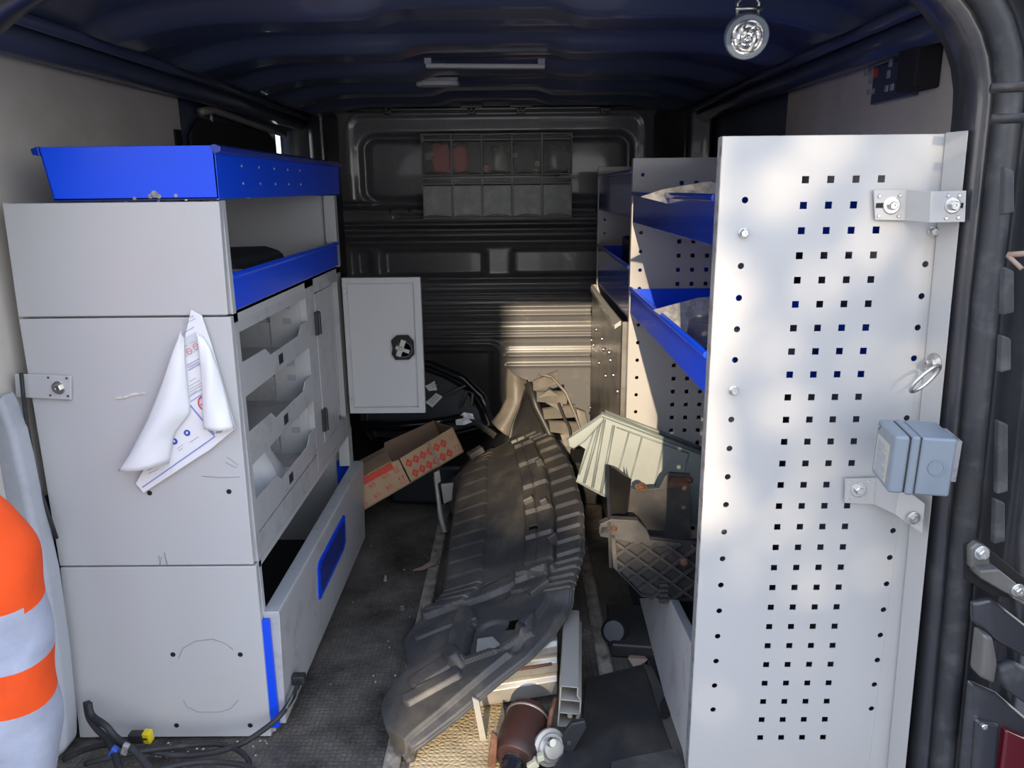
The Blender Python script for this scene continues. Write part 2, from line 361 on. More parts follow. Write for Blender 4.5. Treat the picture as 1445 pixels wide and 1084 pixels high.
# ------------------------------------------------------------------ rear opening: jamb, seal, outer body
OXL, OXR, OZT, ORAD = -.805, .624, 1.318, .17
def jamb(d, n=9):
    xl, xr, zt, r = OXL - d, OXR + d, OZT + d, max(.02, ORAD + d); rl = r + .07; pts = [V((xl, 0, -.30))]
    for z in (.0, .3, .6, .9): pts.append(V((xl, 0, z)))
    for k in range(n + 1):
        a = math.pi - k * math.pi / 2 / n; pts.append(V((xl + rl + rl * math.cos(a), 0, zt - rl + rl * math.sin(a))))
    for t in (.2, .4, .6, .8): pts.append(V((xl + rl + (xr - xl - r - rl) * t, 0, zt)))
    for k in range(n + 1):
        a = math.pi / 2 - k * math.pi / 2 / n; pts.append(V((xr - r + r * math.cos(a), 0, zt - r + r * math.sin(a))))
    for z in (.9, .6, .3, 0): pts.append(V((xr, 0, z)))
    pts.append(V((xr, 0, -.30)))
    for p in pts: p.x += max(0, 1.05 - p.z) * (-.085 if p.x < XC else .046)
    return pts
def loft(prof):
    b = MB(); rings = [[p + V((0, Y, 0)) for p in jamb(d)] for d, Y in prof]; n = len(rings[0])
    vs = [p for r in rings for p in r]
    return b.add(vs, [(j * n + i, j * n + i + 1, (j + 1) * n + i + 1, (j + 1) * n + i) for j in range(len(prof) - 1) for i in range(n - 1)])
struct(build(loft([(.03, 1.20), (.006, 1.17), (.001, 1.14), (.0, 1.125), (.004, 1.108), (.012, 1.10), (.022, 1.10)]), 'trim_1', M['pillar'], smooth=True, solid=.004))
b = loft([(.020, 1.102), (.022, 1.085), (.030, 1.075), (.040, 1.073), (.048, 1.082), (.050, 1.10)]); struct(build(b, 'trim_2', M['seal'], smooth=True, solid=.003))
struct(build(loft([(.048, 1.10), (.062, 1.095), (.070, 1.085), (.078, 1.06), (.082, 1.04), (.092, 1.034), (.105, 1.034), (.112, 1.04), (.20, 1.06), (.25, 1.12)]), 'trim_3', M['pillar'], smooth=True, solid=.004))
# outer skin of the van body (keeps daylight out of the load space)
b = MB(); b.box(-1.06, -.95, 1.06, 4.6, -.3, 1.45); b.box(.80, .92, 1.06, 4.6, -.3, 1.45); b.box(-1.06, .92, 1.10, 4.6, 1.43, 1.47); b.box(-1.06, .92, 1.06, 3.4, -.3, -.06)
# window opening in the outer skin is left where the glass sits
b.v = []; b.f = []
for y0, y1, z0, z1 in ((1.10, 3.0, -.3, 1.45), (3.0, 3.95, -.3, 1.10), (3.0, 3.95, 1.34, 1.45)): b.box(-1.06, -.96, y0, y1, z0, z1)
b.box(.80, .92, 1.10, 4.4, -.3, 1.45); b.box(-1.06, .92, 1.12, 4.4, 1.43, 1.47); b.box(-1.06, .92, 1.10, 3.4, -.3, -.06); b.box(-.95, .92, 3.36, 3.4, -.3, 1.45)
struct(build(b, 'van_body', M['pillar']))
b = MB(); b.box(-.95, .80, .98, 1.06, -.3, -.012); struct(build(b, 'sill', M['pillar'], bevel=.008))
# grey plastic trim at the left pillar
pl = Pl((0, 1.285, 0), (0, 1, 0)); q = [(22, 545), (45, 600), (66, 700), (88, 800), (102, 900), (112, 1000), (112, 1036), (85, 1060), (60, 1075), (66, 1000), (58, 900), (42, 790), (26, 690), (10, 590)]
b = MB(); b.prism([pl.hit(*p) for p in q], (0, -.05, 0)); struct(build(b, 'trim_11', M['linerg'], bevel=.012, seg=3))

# right rear door, folded back, with its check arm and the tail lamp corner
door = bpy.data.objects.new('door_1', None); COL.objects.link(door); door.location = (.78, .95, 0); struct(door)
b = MB(); b.prism([(.80, .97, -.3), (.885, .70, -.3), (.945, .72, -.3), (.865, .99, -.3)], (0, 0, 1.62)); build(b, 'door_shell', M['pillar'], door, bevel=.012)
pd = pl3((.715, .97, 0), (.80, .70, 0), (.715, .97, 1)); pd.p = pd.p + V((-.004, 0, 0))
nrm = V((-.27, -.085, 0)).normalized()
def ondoor(q, t, nm, m, bev=.004):
    b = MB(); b.prism([pd.hit(*p) for p in q], nrm * t); return build(b, nm, m, door, bevel=bev)
for y in (120, 165): 
    b = MB(); p = aY(1424, y, .97); b.tube([p + V((-.004, .03, 0)), p + V((.03, .02, 0))], .006, 8); build(b, 'door_buffer', M['rubber'], None if False else door, smooth=True)
pb = Pl((0, 1.02, 0), (0, 1, 0))
def onbody(q, t, nm, m, par=None, bev=.004):
    b = MB(); b.prism([pb.hit(*p) for p in q], (0, -t, 0)); return build(b, nm, m, par, bevel=bev)
bp = thing('body_corner', pb.hit(1400, 950), 'dark painted rear body corner beside the right door opening, around the lamp', 'van body')
onbody([(1362, 955), (1400, 972), (1445, 1010), (1445, 1084), (1350, 1084)], .012, 'lower_panel', M['pillar'], bp, .006)
onbody([(1366, 845), (1392, 838), (1445, 880), (1445, 925), (1400, 900), (1366, 872)], .014, 'middle_ledge', M['pillar'], bp, .006)
onbody([(1372, 880), (1386, 885), (1392, 920), (1388, 950), (1366, 940)], .03, 'rubber_stop', M['dull'], bp, .006)
onbody([(1395, 935), (1420, 925), (1445, 938), (1445, 990), (1410, 965)], .02, 'bumper_end', M['seal'], bp, .008)
onbody([(1358, 765), (1378, 760), (1445, 815), (1445, 845), (1400, 840), (1358, 815)], .003, 'check_recess', M['black'], bp, .002)
onbody([(1368, 1005), (1402, 1012), (1396, 1084), (1362, 1084)], .018, 'lamp_surround', M['pillar'], bp, .006)
b = MB(); bolt(b, pb.hit(1377, 1012) + V((0, -.018, 0)), (0, -1, 0), .005); build(b, 'surround_screw', M['zinc'], bp)
tl = onbody([(1406, 1016), (1445, 1034), (1445, 1084), (1398, 1084)], .024, 'tail_lamp', M['tail'], None, .004); tag(tl, 'dark red rear lamp lens at the bottom right corner of the van', 'tail lamp')
ca = thing('door_check_arm', pb.hit(1375, 780), 'worn grey steel door check arm on the dark right body pillar', 'hinge')
onbody([(1362, 768), (1372, 760), (1386, 766), (1390, 790), (1378, 800), (1362, 796)], .014, 'mounting_plate', M['dull'], ca, .003)
onbody([(1366, 792), (1392, 790), (1432, 822), (1430, 836), (1400, 822), (1366, 802)], .03, 'arm', M['dull'], ca, .003)
onbody([(1418, 826), (1445, 842), (1445, 850), (1416, 834)], .022, 'link', M['steel'], ca, .002)
b = MB(); bolt(b, pb.hit(1377, 774) + V((0, -.014, 0)), (0, -1, 0), .008, .011); bolt(b, pb.hit(1418, 818) + V((0, -.03, 0)), (0, -1, 0), .007, .010); build(b, 'bolt', M['zinc'], ca)
# stepped pressing along the outer pillar edge, and clips
b = MB()
for y0, y1, dx in ((235, 300, 0), (375, 440, 0), (470, 520, -4), (590, 690, -8), (700, 760, -12)):
    q = [(1410 + dx, y0), (1424 + dx, y0 + 6), (1424 + dx, y1), (1408 + dx, y1 + 4)]; onbody(q, .012, 'pillar_step', M['seal'], bp, .003)
b = MB(); p = pb.hit(1422, 360); b.tube([p, p + V((.02, -.02, .004)), p + V((.03, -.025, -.008))], .004, 6); b.tube([p, p + V((.008, -.02, -.016))], .003, 6); build(b, 'broken_clip', M['leaf'], bp, smooth=True)

# ================================================================== LEFT RACKING
XF, XB, Y0, Y1 = -.487, -.85, 1.30, 2.16
def endpanel(z0, z1, xl0, xl1):   # folded end sheet facing the doors
    b = MB(); b.prism([(xl0, Y0, z0 + .0012), (XF - .004, Y0, z0 + .0012), (XF, Y0, z1 - .0012), (xl1, Y0, z1 - .0012)], (0, .016, 0)); return b
# -- base locker
lk = thing('base_locker', (-.66, 1.73, 0), 'lowest white steel racking locker on the left, with scuffed drop front and black opening', 'locker')
build(endpanel(.004, .375, -.87, -.852), 'end_panel', M['white'], lk, bevel=.0018)
b = MB(); b.box(XB, XF, Y1 - .014, Y1, .004, .375); build(b, 'far_panel', M['white'], lk, bevel=.001)
b = MB(); b.box(XB - .01, XB, Y0 + .016, Y1 - .014, .004, .37); build(b, 'back_panel', M['white'], lk)
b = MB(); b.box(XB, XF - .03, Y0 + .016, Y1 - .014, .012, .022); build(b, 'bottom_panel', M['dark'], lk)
b = MB(); b.box(XB, XF, Y0 + .016, Y1 - .014, .362, .375); build(b, 'top_panel', M['white'], lk)
b = MB(); b.box(XF - .012, XF, Y0 + .016, Y0 + .03, .004, .375); build(b, 'front_post', M['white'], lk, bevel=.001)
b = MB(); b.box(XF - .03, XF, Y1 - .05, Y1 - .014, .27, .362); build(b, 'far_post', M['white'], lk, bevel=.001)
b = MB(); b.prism([(XF - .004, 0, .022), (XF + .022, 0, .022), (XF + .030, 0, .262), (XF + .028, 0, .270), (XF - .002, 0, .270), (XF - .004, 0, .262)], (0, Y1 - Y0 - .02, 0))
for p in b.v: p.y += Y0 + .016
fr = build(b, 'drawer_front', M['white_scuff'], lk, bevel=.002)
xf = lambda z: XF + .022 + .008 * (z - .022) / .24 + .0006
b = MB(); q = [(1.62, .085), (1.645, .072), (1.86, .135), (1.90, .155), (1.895, .225), (1.875, .235), (1.66, .19), (1.625, .165)]
q = [(1.595, .135), (1.61, .128), (1.86, .128), (1.885, .14), (1.885, .215), (1.865, .225), (1.61, .225), (1.595, .213)]
b.prism([(xf(z) - .001, y, z) for y, z in q], (.003, 0, 0)); hd = build(b, 'recessed_handle', M['blue'], fr, bevel=.001)
hd['label'] = 'blue recessed pull handle'
b = MB(); b.prism([(xf(z) + .0022, 1.74 + (y - 1.74) * .86, .176 + (z - .176) * .72) for y, z in q], (.0006, 0, 0)); build(b, 'handle_hollow', M['bluedark'], fr)
b = MB(); b.box(XF - .006, XF + .012, Y0 + .006, Y0 + .015, .02, .258); o = build(b, 'drawer_side', M['blue'], lk, bevel=.001); o['label'] = 'blue drawer side showing behind the front'
b = MB(); b.box(XF - .045, XF - .005, Y1 - .022, Y1 - .015, .20, .275); build(b, 'drawer_back', M['blue'], lk)
b = MB()
for px, py in ((244, 924), (339, 924), (249, 1024), (353, 1024)): b.cyl(aY(px, py, Y0 - .0004), (0, 1, 0), .005, .0008, 12)
build(b, 'bolt_hole', M['black'], lk)
def scr(q, y=Y0 - .0006, r=.0006): b = MB(); b.tube([aY(px, py, y) for px, py in q], r, 4); return b
build(scr([(252, 930), (258, 915), (275, 905), (300, 902), (318, 908), (329, 917)]), 'scuff_mark', M['rackdark'], lk)
build(scr([(259, 988), (264, 998), (280, 1005), (310, 1005), (326, 1000), (336, 988)]), 'scuff_mark', M['rackdark'], lk)
# -- middle cabinet
cb = thing('storage_cabinet', (-.66, 1.73, .376), 'white steel middle cabinet on the left, with tray shelves and two small doors', 'cabinet')
build(endpanel(.376, .842, -.852, -.85), 'end_panel', M['white'], cb, bevel=.0018)
b = MB(); b.box(XB - .01, XB, Y0 + .016, Y1 - .014, .376, .842); build(b, 'back_panel', M['white'], cb)
b = MB(); b.box(XB, XF, Y1 - .014, Y1, .376, .842); build(b, 'far_panel', M['white'], cb, bevel=.001)
b = MB(); b.box(XB, XF, Y0 + .016, Y1 - .014, .828, .842); build(b, 'top_panel', M['white'], cb)
b = MB(); b.box(XB, XF - .02, Y0 + .016, Y1 - .014, .376, .386); build(b, 'bottom_panel', M['white'], cb)
b = MB(); F0, F1 = XF - .014, XF
b.box(F0, F1, Y0 + .016, Y0 + .034, .376, .842); b.box(F0, F1, 1.775, 1.85, .376, .842); b.box(F0, F1, 2.10, Y1 - .001, .376, .842)
b.box(F0, F1 - .0005, Y0 + .03, 2.11, .808, .842); b.box(F0, F1 - .0005, Y0 + .03, 2.11, .376, .424)
build(b, 'face_frame', M['white_scuff'], cb)
b = MB(); b.box(XB, XF - .014, 1.78, 1.79, .386, .828); build(b, 'divider', M['white'], cb)
b = MB(); b.box(XF - .085, XF - .014, 1.768, 1.7795, .424, .808); up = build(b, 'slotted_upright', M['white'], cb)
b = MB()
for z in (.79, .755, .655, .62, .525, .49): b.box(XF - .055, XF - .035, 1.7668, 1.769, z - .007, z + .007)
build(b, 'slot', M['print_grey'], up)
def tray(z):
    t = MB(); ya, yb = Y0 + .034, 1.774
    t.box(XB + .01, XF - .002, ya, yb, z, z + .003); t.box(XB + .01, XB + .013, ya, yb, z, z + .05); t.box(XB + .01, XF - .002, yb - .003, yb, z, z + .062); t.box(XB + .01, XF - .002, ya, ya + .003, z, z + .062)
    tr = build(t, 'shelf_tray', M['white_scuff'], cb, bevel=.0008)
    l = MB(); pr = [(ya, 0), (yb, 0), (yb, .064), (yb - .05, .064), (yb - .075, .044), (ya + .16, .044), (ya + .13, .062), (ya, .064)]
    # lip with a square hole: two strips around the hole
    h = 1.555; l.prism([(XF - .003, y, z + zz) for y, zz in pr if True], (.003, 0, 0)); build(l, 'tray_lip', M['white_scuff'], tr, bevel=.0008)
    k = MB(); k.box(XF - .0005, XF + .0006, h - .014, h + .014, z + .012, z + .032); build(k, 'finger_hole', M['dark'], tr)
for z in (.69, .56, .428): tray(z)
# small doors: left leaf shut, right leaf swung open into the aisle
b = MB(); b.box(XF - .001, XF + .0015, 1.852, 2.015, .428, .806); lf = build(b, 'shut_door', M['white_scuff'], cb, bevel=.001); lf['label'] = 'scratched grey door leaf that is shut'
for z in (.735, .49):
    b = MB(); b.box(XF - .002, XF + .008, 1.838, 1.866, z - .028, z + .028); b.tube([(XF + .008, 1.852, z - .027), (XF + .008, 1.852, z + .027)], .005, 8); build(b, 'hinge', M['plastic'], lf, bevel=.001)
b = MB(); b.tube([(XF + .0018, 1.955, .60), (XF + .0018, 1.963, .615), (XF + .0018, 1.968, .64)], .002, 5); build(b, 'scratch_mark', M['rackdark'], lf)
YD = 2.09
A, B, C_, D_ = aY(494, 390, YD), aY(593, 393, YD), aY(597, 585, YD), aY(501, 580, YD)
xa, xb, z1, z0 = -.470, -.258, .818, .438
b = MB(); b.box(xa, xb, YD + .004, YD + .012, z0, z1)
for x0, x1, za, zb in ((xa, xa + .012, z0, z1), (xb - .018, xb, z0, z1), (xa + .012, xb - .018, z0, z0 + .016), (xa + .012, xb - .018, z1 - .014, z1)): b.box(x0, x1, YD - .008, YD + .004, za, zb)
od = build(b, 'open_door', M['white'], cb); od['label'] = 'white door leaf swung open, black lock on its inner face'
b = MB()
for z in (.782, .766, .478, .492): b.lathe([(.004, 0), (.003, .003)], (xa + .008, YD - .008, z), (0, -1, 0), 10)
build(b, 'rivet', M['zinc'], od)
lc = aY(569, 490, YD - .002)
b = MB(); q = [(-.022, -.034), (.016, -.034), (.030, -.020), (.030, .018), (.016, .034), (-.016, .034), (-.032, .020), (-.028, 0), (-.032, -.018)]
b.prism([lc + V((x, 0, z)) for x, z in q], (0, -.010, 0)); lk2 = build(b, 'lock', M['black'], od, bevel=.002)
b = MB(); d = V((.35, 0, .94)); e = V((.94, 0, -.35)); b.obox(lc + V((-.004, -.014, 0)), d * .024, e * .007, V((0, .003, 0))); b.obox(lc + V((0, -.0135, -.004)), e * .02, d * .005, V((0, .003, 0)))
bolt(b, lc + V((-.004, -.017, 0)), (0, -1, 0), .005); build(b, 'lock_cam', M['alu'], lk2, bevel=.0008)
b = MB(); b.lathe([(.024, 0), (.024, .004), (.019, .004), (.019, 0)], lc + V((.004, -.0105, -.004)), (0, -1, 0), 22); build(b, 'lock_ring', M['gloss'], lk2)
b = MB(); b.box(XF - .05, XF - .014, 2.085, 2.1, .43, .80); build(b, 'inner_jamb', M['white'], cb)
b = MB(); b.box(XB, XF - .02, 1.79, 2.14, .60, .608); build(b, 'inner_shelf', M['white'], cb)
b = MB()
for px, py in ((323, 694), (211, 696)): b.cyl(aY(px, py, Y0 - .0004), (0, 1, 0), .0048, .0008, 12)
build(b, 'bolt_hole', M['black'], cb)
for pts, r, m in (([(163, 562), (175, 561), (188, 556), (205, 555)], .0022, 'stain'), ([(318, 652), (332, 660), (336, 656), (320, 645)], .0005, 'rackdark'), ([(285, 672), (310, 674), (338, 673)], .0006, 'rackdark'), ([(224, 784), (226, 798), (228, 786)], .0007, 'rackdark'), ([(232, 780), (236, 797)], .001, 'rackdark')):
    build(scr(pts, r=r), 'scuff_mark', M[m], cb)
# -- upper open shelf unit
su = thing('shelf_unit', (-.66, 1.73, .843), 'white steel upper shelf unit on the left, open front with blue lip', 'shelf')
build(endpanel(.843, 1.034, -.85, -.845), 'end_panel', M['white'], su, bevel=.0018)
b = MB(); b.box(XB - .005, XB + .005, Y0 + .016, Y1 - .014, .843, 1.034); build(b, 'back_panel', M['white'], su)
b = MB(); b.box(XB, XF, Y1 - .014, Y1, .843, 1.034); b.box(XF - .03, XF, Y1 - .03, Y1 - .01, .843, 1.034); build(b, 'far_panel', M['white'], su, bevel=.001)
b = MB(); b.box(XB, XF - .004, Y0 + .016, Y1 - .014, .846, .853); build(b, 'shelf', M['white'], su)
b = MB(); b.box(XF - .022, XF, Y0 + .014, Y0 + .03, .843, 1.034); build(b, 'front_post', M['white'], su, bevel=.001)
b = MB(); b.box(XF - .004, XF, Y0 + .03, Y1 - .03, .848, .905); b.tube([(XF - .004, Y0 + .03, .906), (XF - .004, Y1 - .012, .906)], .006, 8); o = build(b, 'front_lip', M['blue'], su, bevel=.0008); o['label'] = 'blue front lip of the shelf'
b = MB()
for y in (1.42, 1.55, 1.68, 1.86, 2.07): b.lathe([(.010, 0), (.010, .003), (.006, .006)], (XB + .15, y, 1.033), (0, 0, -1), 12); 
build(b, 'tray_screw', M['zinc'], su)
# -- blue tray on top
bt = thing('blue_tray', (-.62, 1.73, 1.036), 'long open blue steel tray on top of the left racking', 'tray')
T0, T1, TL0, TL1, ZT0, ZT1 = 1.298, 2.19, -.757, -.770, 1.0365, 1.121
b = MB(); b.prism([(TL0, T0, ZT0), (XF + .002, T0, ZT0), (XF + .003, T0, ZT1), (TL1, T0, ZT1)], (0, .003, 0)); b.prism([(TL0, T1, ZT0), (XF + .002, T1, ZT0), (XF + .003, T1, ZT1), (TL1, T1, ZT1)], (0, .003, 0)); build(b, 'end_wall', M['blue'], bt, bevel=.001)
b = MB(); b.box(XF - .002, XF + .002, T0, T1, ZT0, ZT1); b.prism([(TL0, T0, ZT0), (TL0 + .003, T0, ZT0), (TL1 + .003, T0, ZT1), (TL1, T0, ZT1)], (0, T1 - T0, 0)); build(b, 'side_wall', M['blue'], bt, bevel=.0008)
b = MB(); b.box(TL0, XF, T0, T1, ZT0, ZT0 + .003); build(b, 'tray_floor', M['bluedark'], bt)
b = MB(); b.prism([(XF + .001, 0, ZT1 - .014), (XF + .012, 0, ZT1 - .010), (XF + .013, 0, ZT1 - .002), (XF + .003, 0, ZT1 + .002), (XF - .004, 0, ZT1)], (0, T1 - T0 + .01, 0))
b.prism([(TL1 + .002, 0, ZT1 - .014), (TL1 - .010, 0, ZT1 - .012), (TL1 - .012, 0, ZT1 - .003), (TL1, 0, ZT1 + .001)], (0, T1 - T0 + .01, 0))
for p in b.v: p.y += T0 - .002
build(b, 'rolled_rim', M['bluedark'], bt, bevel=.001)
b = MB()
for i in range(5):
    for z in (1.062, 1.092): b.lathe([(.0028, 0), (.002, .0015)], (XF + .002, 1.42 + i * .095, z), (1, 0, 0), 8)
build(b, 'rivet', M['zinc'], bt)
b = MB(); 
for px, py, r in ((218, 274, .006), (212, 277, .004), (224, 277, .004), (190, 280, .003), (248, 276, .003)): b.cyl(aY(px, py, T0 - .0003), (0, 1, 0), r, .0005, 9)
build(b, 'chipped_paint', M['rackdark'], bt)
# things lying on the upper shelf
b = MB(); b.prism([(-.80, 1.36, .8535), (-.55, 1.36, .8535), (-.55, 1.36, .93), (-.80, 1.36, .93)], (0, .06, 0)); b = MB()
b.prism([(-.78, 1.55, .8535), (-.56, 1.50, .8535), (-.53, 1.78, .8535), (-.60, 1.92, .8535), (-.80, 1.85, .8535)], (0, 0, .065)); o = build(b, 'tool_bag', M['rubber'], bevel=.02, seg=3); tag(o, 'flat black bag lying on the left upper shelf behind the blue lip', 'bag')
b = MB(); b.prism([(-.80, 1.34, .8535), (-.52, 1.34, .8535), (-.50, 1.47, .8535), (-.80, 1.48, .8535)], (0, 0, .052)); o = build(b, 'metal_tin', M['galv'], bevel=.004); tag(o, 'bright metal tin at the near end of the left upper shelf', 'tin')
# white bag and paper in the lowest cabinet tray
def bagf(u, v):
    a = 2 * math.pi * u; h = v; r = (1 - .35 * h) * (1 + .08 * math.sin(3 * a + 5 * h) + .05 * math.sin(7 * a + 3))
    return V((-.60 + .085 * r * math.cos(a), 1.55 + .145 * r * math.sin(a), .4325 + .11 * h + .012 * math.sin(2 * a) * h))
b = MB(); b.grid(bagf, 28, 8); b.poly([bagf(i / 28, 1) for i in range(28)]); b.poly([bagf(i / 28, 0) for i in range(28)]); o = build(b, 'plastic_bag', M['paper'], smooth=True); tag(o, 'crumpled white plastic bag in the lowest cabinet tray', 'bag')
b = MB(); b.prism([(-.50, 1.36, .434), (-.50, 1.66, .434), (-.62, 1.66, .436), (-.62, 1.36, .436)], (0, 0, .0015)); o = build(b, 'paper_sheet', M['paper']); tag(o, 'white paper sheet under the bag in the lowest tray', 'paper')
# left fixing bracket with its bolt and cable
br = thing('fixing_bracket', aY(60, 546, 1.29), 'white steel bracket holding the left cabinet end to the pillar', 'bracket', 'racking brackets')
b = MB(); p0, p1, p2, p3 = aY(22, 527, 1.297), aY(102, 530, 1.297), aY(102, 564, 1.297), aY(24, 560, 1.297); b.prism([p0, p1, p2, p3], (0, -.004, 0)); build(b, 'plate', M['white'], br, bevel=.0015)
b = MB(); bolt(b, aY(83, 547, 1.293), (0, -1, 0), .008, .012); build(b, 'bolt', M['zinc'], br)
b = MB()
for q in ((68, 533), (94, 534), (71, 558), (96, 559)): b.cyl(aY(*q, 1.2928), (0, -1, 0), .0022, .0006, 8)
build(b, 'screw_hole', M['rust'], br)
b = MB(); b.tube([aY(x, y, 1.275) for x, y in ((30, 527), (33, 560), (38, 600), (45, 640), (56, 690), (68, 725), (80, 760))], .0035, 7); o = build(b, 'wall_cable', M['rubber'], smooth=True); tag(o, 'thin black cable running down the left pillar behind the bracket', 'cable')

# ------------------------------------------------------------------ leaflet stuck to the cabinet end
lt = thing('safety_leaflet', aY(250, 640, 1.296), 'white laminated safety sheet curling off the left cabinet end panel', 'leaflet')
L0 = Pl((0, 1.294, 0), (0, 1, 0)); H0 = L0.hit
b = MB(); q = [(270, 437), (285, 445), (300, 490), (333, 604), (297, 634), (203, 695), (192, 682), (240, 600), (256, 500)]
b.prism([H0(*p) for p in q], (0, -.0012, 0)); build(b, 'sheet', M['paper'], lt)
def curl(left, right, lift):    # folded-over flap, bulging towards the doors
    n = len(left)
    def f(u, v):
        t = v * (n - 1); i = min(int(t), n - 2); k = t - i
        a = H0(*left[i]).lerp(H0(*left[i + 1]), k); c = H0(*right[i]).lerp(H0(*right[i + 1]), k)
        p = a.lerp(c, u); p.y -= .004 + lift * (.25 + v) * math.sin(math.pi * min(1, .12 + .88 * u)) ** .8 + .0015 * math.sin(9 * v + 6 * u); return p
    b = MB(); b.grid(f, 14, 22); return b
fl1 = curl([(258, 466), (248, 492), (232, 540), (212, 590), (190, 635), (173, 660)], [(261, 476), (263, 510), (266, 545), (270, 582), (248, 610), (240, 652)], .022)
o = build(fl1, 'left_curl', M['paper'], lt, smooth=True, solid=.001)
fl2 = curl([(279, 468), (283, 490), (286, 520), (288, 550), (290, 580), (292, 602)], [(287, 474), (299, 492), (309, 520), (318, 550), (326, 580), (333, 603)], .016)
build(fl2, 'right_curl', M['paper'], lt, smooth=True, solid=.001)
def flat(q, t=.0003, y=1.2925): return [aY(x, yy, y) for x, yy in q], (0, -t, 0)
b = MB()
for q in ([(258, 470), (274, 461), (274, 462), (258, 471)], [(264, 515), (283, 505), (283, 506), (264, 516)], [(266, 522), (284, 512), (284, 513.5), (266, 523.5)], [(267, 560), (287, 547), (287, 548), (267, 561)], [(269, 566), (289, 553), (289, 554.5), (269, 567.5)], [(268, 573), (302, 614), (303, 612), (269, 571)], [(201, 687), (302, 616), (303, 617.5), (201, 689)], [(294, 606), (304, 616), (303, 617), (293, 607)]):
    b.prism(*flat(q))
build(b, 'printed_rules', M['print_line'], lt)
b = MB()
for i, (x, y, x2, y2) in enumerate(((264, 518, 280, 510), (266, 519, 282, 511), (268, 538, 276, 533), (267, 545, 282, 536), (268, 549, 284, 540), (268, 553, 284, 544), (268, 557, 278, 551), (250, 633, 258, 627), (252, 636, 258, 632), (268, 624, 280, 616), (208, 664, 226, 655), (210, 668, 224, 661), (216, 660, 230, 652), (258, 489, 264, 487), (268, 484, 276, 481), (258, 458, 276, 449))):
    b.prism(*flat([(x, y), (x2, y2), (x2, y2 + .9), (x, y + .9)]))
build(b, 'printed_lines', M['print_grey'], lt)
b = MB(); b.prism(*flat([(257, 478), (277, 468), (281, 494), (263, 504)], .0002)); build(b, 'printed_panel', M['print_pale'], lt)
b = MB(); u = (H0(275, 446) - H0(257, 455)).normalized(); v = V((-u.z, 0, u.x))
c = aY(266, 451, 1.2921); put_text(b, 'Safety Van', c + v * .002, u * .0054, v * .0068); build(b, 'printed_title', M['print_grey'], lt)
for cx, cy, r in ((267, 496, 4.2), (276, 489, 4.2), (289, 569, 11)):
    b = MB(); c = aY(cx, cy, 1.2920); rr = r * 1.28 / 1088
    b.tube([c + V((math.cos(a * math.pi / 12) * rr * .85, 0, math.sin(a * math.pi / 12) * rr)) for a in range(24)], rr * .10, 5, closed=True)
    b.tube([c + V((-rr * .6, 0, -rr * .2)), c + V((rr * .6, 0, rr * .25))], rr * .09, 5); build(b, 'prohibition_sign', M['print_red'], lt)
for cx, cy in ((264, 611), (246, 623)):
    b = MB(); c = aY(cx, cy, 1.2922); b.cyl(c, (0, -1, 0), .0058, .0004, 16); s = build(b, 'mandatory_sign', M['print_blue'], lt)
    b = MB(); b.prism([c + V((x, -.0005, z)) for x, z in ((-.002, -.002), (.002, -.001), (.0015, .002), (-.001, .003))], (0, -.0003, 0)); build(b, 'sign_figure', M['paper'], s)
b = MB(); b.prism(*flat([(307, 606), (318, 604), (312, 611), (304, 612)], .0004)); build(b, 'printed_panel', M['print_grey'], lt)
for cx, cy, rx, rz in ((246, 530, .010, .008), (243, 563, .013, .015), (236, 652, .018, .003)):
    pass

# ================================================================== RIGHT RACKING
XR, XW = .296, .66
rk = thing('shelving_rack', (.46, 1.98, 0), 'tall grey perforated steel racking down the right side with blue trays', 'shelving')
ZT = 1.117
def upright(Y, xr, nm, near):
    W = xr - XR; cols = [.418 - XR + i * .0363 for i in range(4)]; rows = [.118 + .0361 * i for i in range(27)]
    if near: rr = [.175 + .04744 * i for i in range(19)]; rr = [z for z in rr if abs(z - .982) > .015 and abs(z - .745) > .015]; rc = [.037, xr - XR - .007]
    else: rr = [.08 + .0475 * i for i in range(22)]; rc = [.024, W - .02]; cols = [c + .0 for c in cols]
    b = MB(); perf(b, (XR, Y, .006), (1, 0, 0), (0, 0, 1), W, ZT - .006, (cols, [z - .006 for z in rows]), (rc, [z - .006 for z in rr]), .0051, .0048)
    o = build(b, nm, M['rack'], rk, solid=.0015)
    b = MB(); b.box(XR - .001, XR + .001, Y, Y + .022, .006, ZT); b.box(XR, xr, Y, Y + .02, ZT - .0015, ZT + .0008); b.box(XR, XR + .02, Y + .020, Y + .0215, .006, ZT); build(b, 'edge_return', M['rackdark'] if near else M['rack'], o, bevel=.0006)
    return o
np_ = upright(1.15, .612, 'perforated_panel', True)
mp_ = upright(2.0, .70, 'perforated_panel', False)
fp_ = upright(2.82, .70, 'perforated_panel', False)
b = MB(); perf(b, (.613, 1.149, .006), (.034, -.045, 0), (0, 0, 1), 1, ZT - .006, ([.35], [.15 + .037 * i for i in range(3)]), ([.7], [.24, .5, .79, .80]), .0001, .0001)
b = MB(); lo_q = [(.612, 1.150), (.614, 1.147), (.620, 1.108), (.617, 1.104), (.609, 1.145)]; vs_ = [(x + .036, y, 0) for x, y in lo_q] + [(x, y, ZT + .002) for x, y in lo_q]; b.add(vs_, [(0, 1, 2, 3, 4), (9, 8, 7, 6, 5)] + [(i, (i + 1) % 5, 5 + (i + 1) % 5, 5 + i) for i in range(5)]); b.prism([(.612, 1.1492, .006), (.648, 1.1492, .006), (.612, 1.1492, ZT)], (0, .0015, 0)); cs = build(b, 'closing_strip', M['rack'], rk, bevel=.001)
pst = Pl((.648, 1.145, 0), V((.008, -.041, 0)).cross(V((-.036, 0, ZT))))
if pst.n.x > 0: pst.n = -pst.n
pst; nst = pst.n; pst.p = pst.p + nst * .0008
b = MB()
